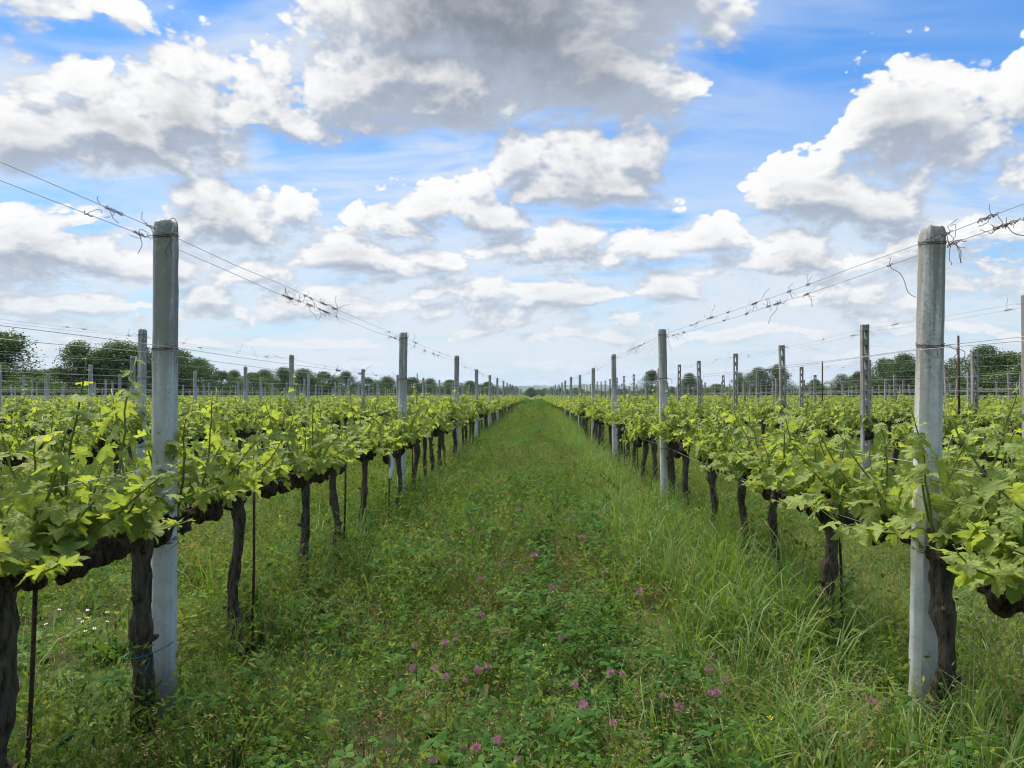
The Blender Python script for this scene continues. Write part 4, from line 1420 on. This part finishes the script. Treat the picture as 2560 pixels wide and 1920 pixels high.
def vnoise(x, y, s, seed):
    r = np.random.default_rng(seed); g = r.random((256, 256))
    def lookup(px, py):
        i = np.floor(px).astype(int); j = np.floor(py).astype(int); fx = px - i; fy = py - j
        fx = fx * fx * (3 - 2 * fx); fy = fy * fy * (3 - 2 * fy)
        return (g[i % 256, j % 256] * (1 - fx) + g[(i + 1) % 256, j % 256] * fx) * (1 - fy) + (g[i % 256, (j + 1) % 256] * (1 - fx) + g[(i + 1) % 256, (j + 1) % 256] * fx) * fy
    return 0.6 * lookup(x * s, y * s) + 0.4 * lookup(x * s * 2.3 + 7, y * s * 2.3 + 3)

def field_points(bands, xlim=15.0):
    """random points in front of the camera: bands of (near, far, density per square metre)"""
    out = []
    for y0, y1, dens in bands:
        wl, wr = min(xlim, 0.75 * y1 + 1.0), min(xlim, 0.70 * y1 + 1.0)
        n = int((wl + wr) * (y1 - y0) * dens)
        x = rng.uniform(-wl, wr, n); y = rng.uniform(y0, y1, n)
        ok = (x > -0.75 * y - 0.8) & (x < 0.70 * y + 0.8)
        out.append(np.stack([x[ok], y[ok]], 1))
    return np.concatenate(out)

def place(name, pts, sources, label, s0=0.8, s1=1.25, grow=0.012, zs=(0.8, 1.25), tilt=0.12):
    n = len(pts)
    p = np.zeros((n, 3)); p[:, :2] = pts
    rot = np.zeros((n, 3)); rot[:, 2] = rng.uniform(0, 6.283, n); rot[:, :2] = rng.normal(0, tilt, (n, 2))
    k = rng.uniform(s0, s1, n) * (1 + np.maximum(0, pts[:, 1] - 8) * grow)
    hn = vnoise(pts[:, 0] + 15, pts[:, 1] + 95, 1.1, 31)
    scl = np.stack([k, k, rng.uniform(s0, s1, n) * rng.uniform(*zs, n) * (0.65 + 1.1 * hn) * (1 + np.clip(pts[:, 1] - 8, 0, 40) * 0.012)], 1)
    scatter(name, p, rot, scl, rng.integers(0, len(sources), n), sources, label)

def lane_pos(x):
    """distance to the nearest vine row line"""
    rows = np.array([rw['x'] for rw in ROWS])
    return np.abs(x[:, None] - rows[None, :]).min(1)

B = lambda near, mid, far: [(1.2, 6.5, near), (6.5, 16, mid), (16, 40, far * 0.55)]
# clover in the middle of the lane
pts = field_points(B(46, 30, 16), 6.0)
nz = vnoise(pts[:, 0] + 50, pts[:, 1] + 50, 0.9, 1)
w = np.exp(-((pts[:, 0] - 0.05) / 0.85) ** 2) * (0.35 + 1.1 * nz) + 0.22 * (nz > 0.5)
w *= np.where(pts[:, 0] > 0.75, 0.25, 1.0)
pts = pts[rng.random(len(pts)) < w]
place('clover', pts, [clover_patch(s, 34, 0.13, 0.04, 0.20, 0.019) for s in range(6)] + [clover_patch(20 + s, 20, 0.13, 0.08, 0.28, 0.033) for s in range(4)], 'dark green clover leaves covering the middle of the lane')
# feathery weeds everywhere
pts = field_points(B(52, 30, 15), 14.0)
nz = vnoise(pts[:, 0] + 20, pts[:, 1] + 70, 0.7, 2)
w = (0.30 + 0.75 * nz) * np.where((pts[:, 0] > 0.75) & (pts[:, 0] < 1.75), 0.35, 1.0) * np.where(np.abs(pts[:, 0] - 0.1) < 0.75, 0.6, 1.0)
bare = vnoise(pts[:, 0] + 90, pts[:, 1] + 20, 0.8, 3)
w *= np.where((np.abs(pts[:, 0]) > 1.3) & (bare < 0.36), 0.25, 1.0)
w *= np.where(((pts[:, 0] - 2.75) / 0.8) ** 2 + ((pts[:, 1] - 4.9) / 1.1) ** 2 < 1, 0.3, 1.0)
pts = pts[rng.random(len(pts)) < w]
place('low_weeds', pts, [feathery(s, 16, 0.12, 0.05, 0.20, 0.030, 'weed') for s in range(5)] + [feathery(30 + s, 12, 0.12, 0.08, 0.28, 0.042, 'weed') for s in range(3)] + [feathery(40, 16, 0.12, 0.04, 0.14, 0.024, 'clover')],
      'mixed yellowish green weeds growing over the whole ground', zs=(0.9, 1.6))
# tall lush grass along the right-hand row
pts = field_points([(1.2, 6.5, 70), (6.5, 16, 55), (16, 45, 30), (45, 110, 10)], 14.0)
nz = vnoise(pts[:, 0] + 10, pts[:, 1] + 30, 0.55, 4)
w = np.exp(-((pts[:, 0] - 1.25) / 0.42) ** 2) * (0.55 + 0.9 * nz)
w = np.maximum(w, 0.6 * np.exp(-((pts[:, 0] + 1.50) / 0.32) ** 2) * np.maximum(0, nz - 0.36) * 4.0)
w = np.maximum(w, 0.14 * np.exp(-(lane_pos(pts[:, 0]) / 0.5) ** 2) * (nz > 0.42))
keep = rng.random(len(pts)) < w
place('tall_grass', pts[keep], [grass_tuft(s, 20, 0.14, 0.42, 0.07, 0.0090) for s in range(6)] + [grass_tuft(60 + s, 15, 0.2, 0.55, 0.06, 0.009, (1.0, 2.8)) for s in range(2)],
      'bright tall arching grass along the right hand vine row', 0.75, 1.2, 0.006)
# short grass in between
pts = field_points([(1.2, 6.5, 40), (6.5, 16, 32), (16, 45, 16), (45, 112, 6)], 14.0)
nz = vnoise(pts[:, 0] + 33, pts[:, 1] + 12, 0.6, 5)
keep = rng.random(len(pts)) < (0.2 + 0.9 * nz) * 0.8
place('short_grass', pts[keep], [grass_tuft(100 + s, 22, 0.05, 0.20, 0.09, 0.0045, (0.4, 2.4)) for s in range(6)] + [grass_tuft(110, 16, 0.1, 0.3, 0.08, 0.004, (0.2, 1.4), 'weed')], 'short green grass between the weeds', grow=0.02)
# far part of the lanes: bigger patches
pts = field_points([(36, 70, 6.0), (70, 124, 4.0)], 60.0)
nz = vnoise(pts[:, 0] + 3, pts[:, 1] + 2, 0.25, 6)
k = rng.random(len(pts)) < 0.9
FW = [feathery(70 + q, 26, 0.22, 0.06, 0.26, 0.06, 'weed') for q in range(3)]
place('far_weeds', pts[k & (nz > 0.44)], FW + [grass_tuft(78, 30, 0.1, 0.3, 0.2, 0.01)], 'green weeds covering the far lanes', 0.9, 1.5, 0.010)
place('far_clover', pts[k & (nz <= 0.50)], [clover_patch(75 + q, 40, 0.22, 0.06, 0.24, 0.05) for q in range(2)], 'darker clover patches in the far lanes', 0.9, 1.5, 0.010)
br = vnoise(pts[:, 0] + 13, pts[:, 1] + 57, 0.3, 9)
place('far_brown_weeds', pts[k & (br > 0.60)], [feathery(180 + q, 24, 0.22, 0.08, 0.26, 0.04, 'sorrel') for q in range(2)], 'brownish withered patches in the far lanes', 0.9, 1.4, 0.010)
# tall leafy weeds crowding round posts and trunks
pts = field_points([(1.2, 8, 26), (8, 18, 14), (18, 36, 6)], 9.0)
nz = vnoise(pts[:, 0] + 77, pts[:, 1] + 66, 0.9, 12)
w = np.exp(-(lane_pos(pts[:, 0]) / 0.30) ** 2) * (0.15 + 0.9 * nz) + 0.10 * (nz > 0.62)
w *= np.where((pts[:, 1] < 3.4) & (np.abs(np.abs(pts[:, 0]) - 1.55) < 0.4), 0.35, 1.0)
keep = rng.random(len(pts)) < w
place('leafy_weeds', pts[keep], [feathery(140 + s, 9, 0.10, 0.14, 0.42, 0.062, 'weed') for s in range(4)] + [feathery(150 + s, 8, 0.10, 0.16, 0.45, 0.055, 'clover') for s in range(2)], 'taller leafy weeds crowding round the posts and trunks', 0.7, 1.2, 0.006)
# reddish brown patches of sorrel and dead clover down the middle
pts = field_points([(1.2, 7, 30), (7, 18, 20), (18, 45, 8)], 5.0)
nz = vnoise(pts[:, 0] + 44, pts[:, 1] + 18, 0.75, 15)
w = np.exp(-((pts[:, 0] + 0.1) / 1.0) ** 2) * np.clip((nz - 0.44) * 5.0, 0, 0.9)
keep = rng.random(len(pts)) < w
place('brown_weeds', pts[keep], [feathery(160 + s, 12, 0.11, 0.10, 0.26, 0.018, 'sorrel') for s in range(3)] + [seed_stems(170, 16, 0.1, 0.14, 0.3)], 'reddish brown patches of withered weeds in the lane', 0.8, 1.2, 0.008)
# dry stems and broad leaves
pts = field_points([(1.3, 7, 20), (7, 16, 12), (16, 40, 5)], 8.0)
nz = vnoise(pts[:, 0] + 8, pts[:, 1] + 41, 0.8, 7)
keep = rng.random(len(pts)) < np.maximum(0.04, (nz - 0.38) * 2.6)
place('dry_stems', pts[keep], [seed_stems(s, 10, 0.10, 0.12, 0.34) for s in range(5)], 'brown dry seed stems standing among the clover', grow=0.01)
pts = field_points([(1.2, 5, 12), (5, 14, 3.5)], 6.0)
nz = vnoise(pts[:, 0] + 61, pts[:, 1] + 5, 0.7, 8)
keep = rng.random(len(pts)) < np.maximum(0.05, (nz - 0.35) * 1.8)
place('broad_weeds', pts[keep], [broad(s, 7, 0.09, 0.19) for s in range(4)], 'broad leaved weeds scattered between the grass', 0.7, 1.2, 0.0)

# ------------------------------------------------------------------ rods, ribbon, poles
rod_me = mk_mesh('rod', *tube([(0, 0, -0.1), (0.004, 0, 0.5), (-0.003, 0.002, 1.0)], 0.0075, 7), M['rust'])
RODS = [(-1.64, 2.44, 0.99, 'first rusty rod from the camera beside the left vines'), (-1.565, 4.24, 0.96, 'second rusty rod from the camera beside the left vines'), (-1.565, 5.27, 0.94, 'third rusty rod from the camera beside the left vines'),
        (-1.56, 6.25, 0.98, 'fourth rusty rod from the camera beside the left vines'), (-1.46, 7.65, 0.86, 'rusty rod carrying the white plastic strip beside the left vines'),
        (-1.56, 9.75, 0.95, 'rusty rod just behind the second left lane post'), (-1.56, 10.9, 0.95, 'second rusty rod behind the second left lane post'),
        (1.72, 4.36, 0.93, 'rusty rod behind the third vine trunk on the right'), (1.56, 9.5, 0.95, 'rusty rod near the second post of the right lane row'),
        (1.56, 11.6, 0.95, 'rusty rod behind the second post of the right lane row'), (1.55, 13.2, 0.95, 'farthest rusty rod beside the right vines')]
for x, y, h, lab in RODS:
    tag(obj('support_rod', rod_me, loc=(x, y, 0), rot=(R(_r.uniform(-2, 2)), R(_r.uniform(-2, 2)), 0), scale=(1, 1, h)), lab, 'rod', 'rusty rods beside the vine trunks')
# strip of white plastic hanging on a rod
v, f = [], []
for i in range(15):
    t = i / 14
    w = 0.028 * math.sin(math.pi * min(1, t * 0.9 + 0.08)) ** 0.5
    cx = 0.012 + 0.020 * math.sin(t * 3.1); cyy = 0.01 * math.sin(t * 5)
    for sgn, th in ((-1, 0), (0, 0.006), (1, 0), (0, -0.001)):
        v.append((cx + sgn * w, cyy + th, -0.255 * t))
for i in range(14):
    for j in range(4):
        f.append((i * 4 + j, i * 4 + (j + 1) % 4, i * 4 + 4 + (j + 1) % 4, i * 4 + 4 + j))
f += [(3, 2, 1, 0), (56, 57, 58, 59)]
tag(obj('plastic_strip', mk_mesh('plastic_strip', v, f, M['plastic']), loc=(-1.452, 7.64, 0.852)), 'strip of white plastic hanging from a rusty rod on the left', 'plastic strip')
pole_me = mk_mesh('pole', *tube([(0, 0, -0.2), (0.0, 0.0, 1.3), (0.01, 0.0, 2.57)], 0.021, 8), M['rust'])
for x, y, h, lab in ((8.12, 14.9, 1.0, 'tall thin rusty pole between the slotted posts on the right'), (8.05, 21.7, 0.93, 'thin rusty pole behind the second row of slotted posts'),
                     (-4.75, 31.0, 0.9, 'thin rusty pole in the second row left of the lane')):
    tag(obj('metal_pole', pole_me, loc=(x, y, 0), rot=(0, R(_r.uniform(-1, 1)), 0), scale=(1, 1, h)), lab, 'pole', 'thin rusty poles in the rows')
# green tie holding the second vine to the near left post
mb = MB()
path = []
for i in range(25):
    a = i / 24 * 6.283
    path.append((-1.617 + 0.072 * math.cos(a), 3.205 + 0.155 * math.sin(a), 0.365 + 0.012 * math.cos(a + 0.7)))
mb.add(*tube(path, 0.0025, 5))
mb.add(*tube([(-1.57, 3.075, 0.375), (-1.552, 3.09, 0.388), (-1.558, 3.08, 0.41), (-1.575, 3.06, 0.425)], 0.0028, 5))
mb.add(*tube([(-1.57, 3.075, 0.375), (-1.557, 3.09, 0.36), (-1.565, 3.08, 0.33), (-1.57, 3.07, 0.315)], 0.0028, 5))
tag(obj('plant_tie', mb.mesh('plant_tie', M['tie'])), 'blue green tie binding a vine trunk to the near left post', 'tie')
# rail across the end of the lane
g = obj('wooden_barrier', None, loc=(0.0, 114.0, 0))
for x in (-0.62, 0.62):
    obj('barrier_post', mk_mesh('barrier_post', *tube([(x, 0, -0.1), (x, 0.01, 0.45), (x * 1.01, 0, 0.9)], [0.06, 0.055, 0.05], 8), M['tree_bark']), g)
obj('rail', mk_mesh('rail', *tube([(-0.9, 0, 0.72), (0, 0.01, 0.70), (0.9, 0, 0.74)], 0.045, 8), M['tree_bark']), g)
tag(g, 'low brown wooden barrier at the far end of the grass lane', 'barrier')

# ------------------------------------------------------------------ flowers
def ground_at(px, py, z=0.0):
    d = pix_dir(px, py)
    t = (z - EYE) / d.z
    return d.x * t, d.y * t
def clover_head(seed, rad):
    r = np.random.default_rng(seed); V, F = [], []
    n = 46
    for i in range(n):
        t = (i + 0.5) / n; ph = math.acos(1 - 1.75 * t); th = i * 2.39996
        d = np.array([math.sin(ph) * math.cos(th), math.sin(ph) * math.sin(th), math.cos(ph)])
        s = np.cross(d, (0.1, 0.2, 1.0)); s /= np.linalg.norm(s) + 1e-9
        u = np.cross(s, d)
        b0 = d * rad * 0.35; tip = d * rad * r.uniform(0.85, 1.15) + np.array([0, 0, rad * 0.18]); w = rad * 0.13
        k = len(V)
        V += [b0, b0 * 1.6 + s * w, tip, b0 * 1.6 - s * w, b0 * 1.7 + u * w * 0.8]
        F += [(k, k + 1, k + 4), (k + 1, k + 2, k + 4), (k + 2, k + 3, k + 4), (k + 3, k, k + 4)]
    return mk_mesh('flower_head', np.array(V), np.array(F), M['petal_pink'], False)
HEADS = [clover_head(s, rd) for s, rd in ((1, 0.017), (2, 0.020), (3, 0.015), (4, 0.022))]
def stem_me(h, seed, mat):
    r = np.random.default_rng(seed)
    return mk_mesh('stem', *tube([(r.normal(0, 0.03), r.normal(0, 0.03), 0.0), (r.normal(0, 0.01), r.normal(0, 0.01), h * 0.6), (0, 0, h)], 0.0016, 4), M[mat])
STEMS = [stem_me(0.30, s, 'grass') for s in range(4)]
CL = [(1038, 1617), (1112, 1608), (1137, 1600), (1030, 1673), (1084, 1672), (1114, 1694), (1162, 1701), (1194, 1675), (1221, 1668), (1203, 1540), (1251, 1583), (1404, 1594),
      (1422, 1515), (1528, 1684), (1556, 1686), (1459, 1765), (1533, 1808), (1436, 1712), (1158, 1866), (1190, 1873), (1081, 1901), (1246, 1852), (1299, 1900),
      (1697, 1768), (1774, 1734), (1772, 1675), (1779, 1641), (1792, 1735), (1657, 1741), (1815, 1700), (1148, 1405), (1336, 1391), (1345, 1381), (1290, 1310), (1240, 1320), (1467, 1352),
      (1558, 1230), (1395, 1225), (1380, 1245), (1330, 1262), (1225, 1255), (1295, 1275), (1420, 1300), (1455, 1345), (1180, 1330), (1120, 1345), (1352, 1195), (1375, 1200), (1300, 1215), (1262, 1232),
      (487, 1362), (2190, 1762), (2175, 1750), (1510, 1430), (1440, 1400), (1200, 1450), (1380, 1470), (1600, 1480), (1330, 1345), (1255, 1415), (1500, 1290), (1350, 1160), (1320, 1150), (1375, 1140), (1290, 1180), (1245, 1205), (1195, 1240)]
CLF = []
for i, (px, py) in enumerate(CL):
    hz = _r.uniform(0.20, 0.30)
    x, y = ground_at(px, py, hz)
    e = obj('clover_flower', None, loc=(x, y, 0))
    obj('stem', STEMS[i % 4], e, scale=(1, 1, hz / 0.30))
    obj('flower_head', HEADS[i % 4], e, loc=(0, 0, hz), rot=(_r.uniform(-.3, .3), _r.uniform(-.3, .3), _r.uniform(0, 6)), scale=(1, 1, 1) if py > 1580 else (1.35, 1.35, 1.35))
    CLF.append((px, py, e))
near_fl = sorted([c for c in CLF if c[1] > 1580])
for i, (px, py, e) in enumerate(near_fl):
    tag(e, '%s from the left of the large near pink clover flowers in the lane' % ordinal(i + 1), 'flower', 'near pink clover flowers')
for px, py, e in CLF:
    if py <= 1580: tag(e, 'small farther pink clover flower on a thin stem in the grass lane', 'flower', 'farther pink clover flowers in the grass lane')
def daisy(seed, mat, n, rad):
    V, F = [], []
    for i in range(n):
        a = i / n * 6.283; d = np.array([math.cos(a), math.sin(a), 0.12]); s = np.array([-math.sin(a), math.cos(a), 0])
        k = len(V)
        V += [d * rad * 0.2, d * rad * 0.7 + s * rad * 0.2, d * rad, d * rad * 0.7 - s * rad * 0.2]; F += [(k, k + 1, k + 2, k + 3)]
    return mk_mesh('petals', np.array(V), F, M[mat], False)
DW, DY = daisy(1, 'petal_white', 12, 0.010), daisy(2, 'petal_yellow', 5, 0.013)
disc = mk_mesh('flower_disc', *tube([(0, 0, 0), (0, 0, 0.003), (0, 0, 0.005)], [0.004, 0.004, 0.002], 8), M['petal_yellow'])
for px, py in [(148, 1524), (219, 1525), (288, 1513), (218, 1544), (198, 1547), (206, 1554), (236, 1571), (214, 1577), (115, 1560), (268, 1554), (130, 1484), (85, 1625), (320, 1500), (530, 1374), (555, 1346), (520, 1330), (700, 1290), (640, 1300), (820, 1210), (790, 1230), (850, 1225), (1980, 1290), (1950, 1330)]:
    hz = _r.uniform(0.16, 0.24); x, y = ground_at(px, py, hz)
    e = obj('daisy', None, loc=(x, y, 0))
    obj('stem', STEMS[0], e, scale=(1, 1, hz / 0.30))
    obj('petals', DW, e, loc=(0, 0, hz), rot=(_r.uniform(-.4, .4), _r.uniform(-.4, .4), 0)); obj('flower_disc', disc, e, loc=(0, 0, hz))
    tag(e, 'tiny white daisy growing in the weeds under the vine rows', 'flower', 'white daisies in the weeds')
for px, py in [(1380, 1638), (1362, 1613), (1925, 1795), (268, 1530), (293, 1531), (2430, 1530), (2390, 1470)]:
    hz = _r.uniform(0.16, 0.24); x, y = ground_at(px, py, hz)
    e = obj('yellow_flower', None, loc=(x, y, 0))
    obj('stem', STEMS[1], e, scale=(1, 1, hz / 0.30)); obj('petals', DY, e, loc=(0, 0, hz), rot=(0.4, 0, 0))
    tag(e, 'tiny bright yellow flower among the green weeds', 'flower', 'yellow flowers in the weeds')

# ------------------------------------------------------------------ haze
m, b = new_mat('haze')
pv = b.n('ShaderNodeVolumePrincipled')
pv.inputs['Color'].default_value = (0.66, 0.80, 1.0, 1)
pv.inputs['Density'].default_value = 0.00008
pv.inputs['Anisotropy'].default_value = 0.2
om = b.n('ShaderNodeOutputMaterial')
b.t.links.new(pv.outputs[0], om.inputs['Volume'])
me = mk_mesh('haze', [(x, y, z) for x in (-8600, 8600) for y in (-420, 8600) for z in (-1.5, 165)],
             [(0, 1, 3, 2), (4, 6, 7, 5), (0, 4, 5, 1), (2, 3, 7, 6), (0, 2, 6, 4), (1, 5, 7, 3)], m, False)
tag(obj('haze', me), 'thin bluish summer haze over the distance', kind='stuff')
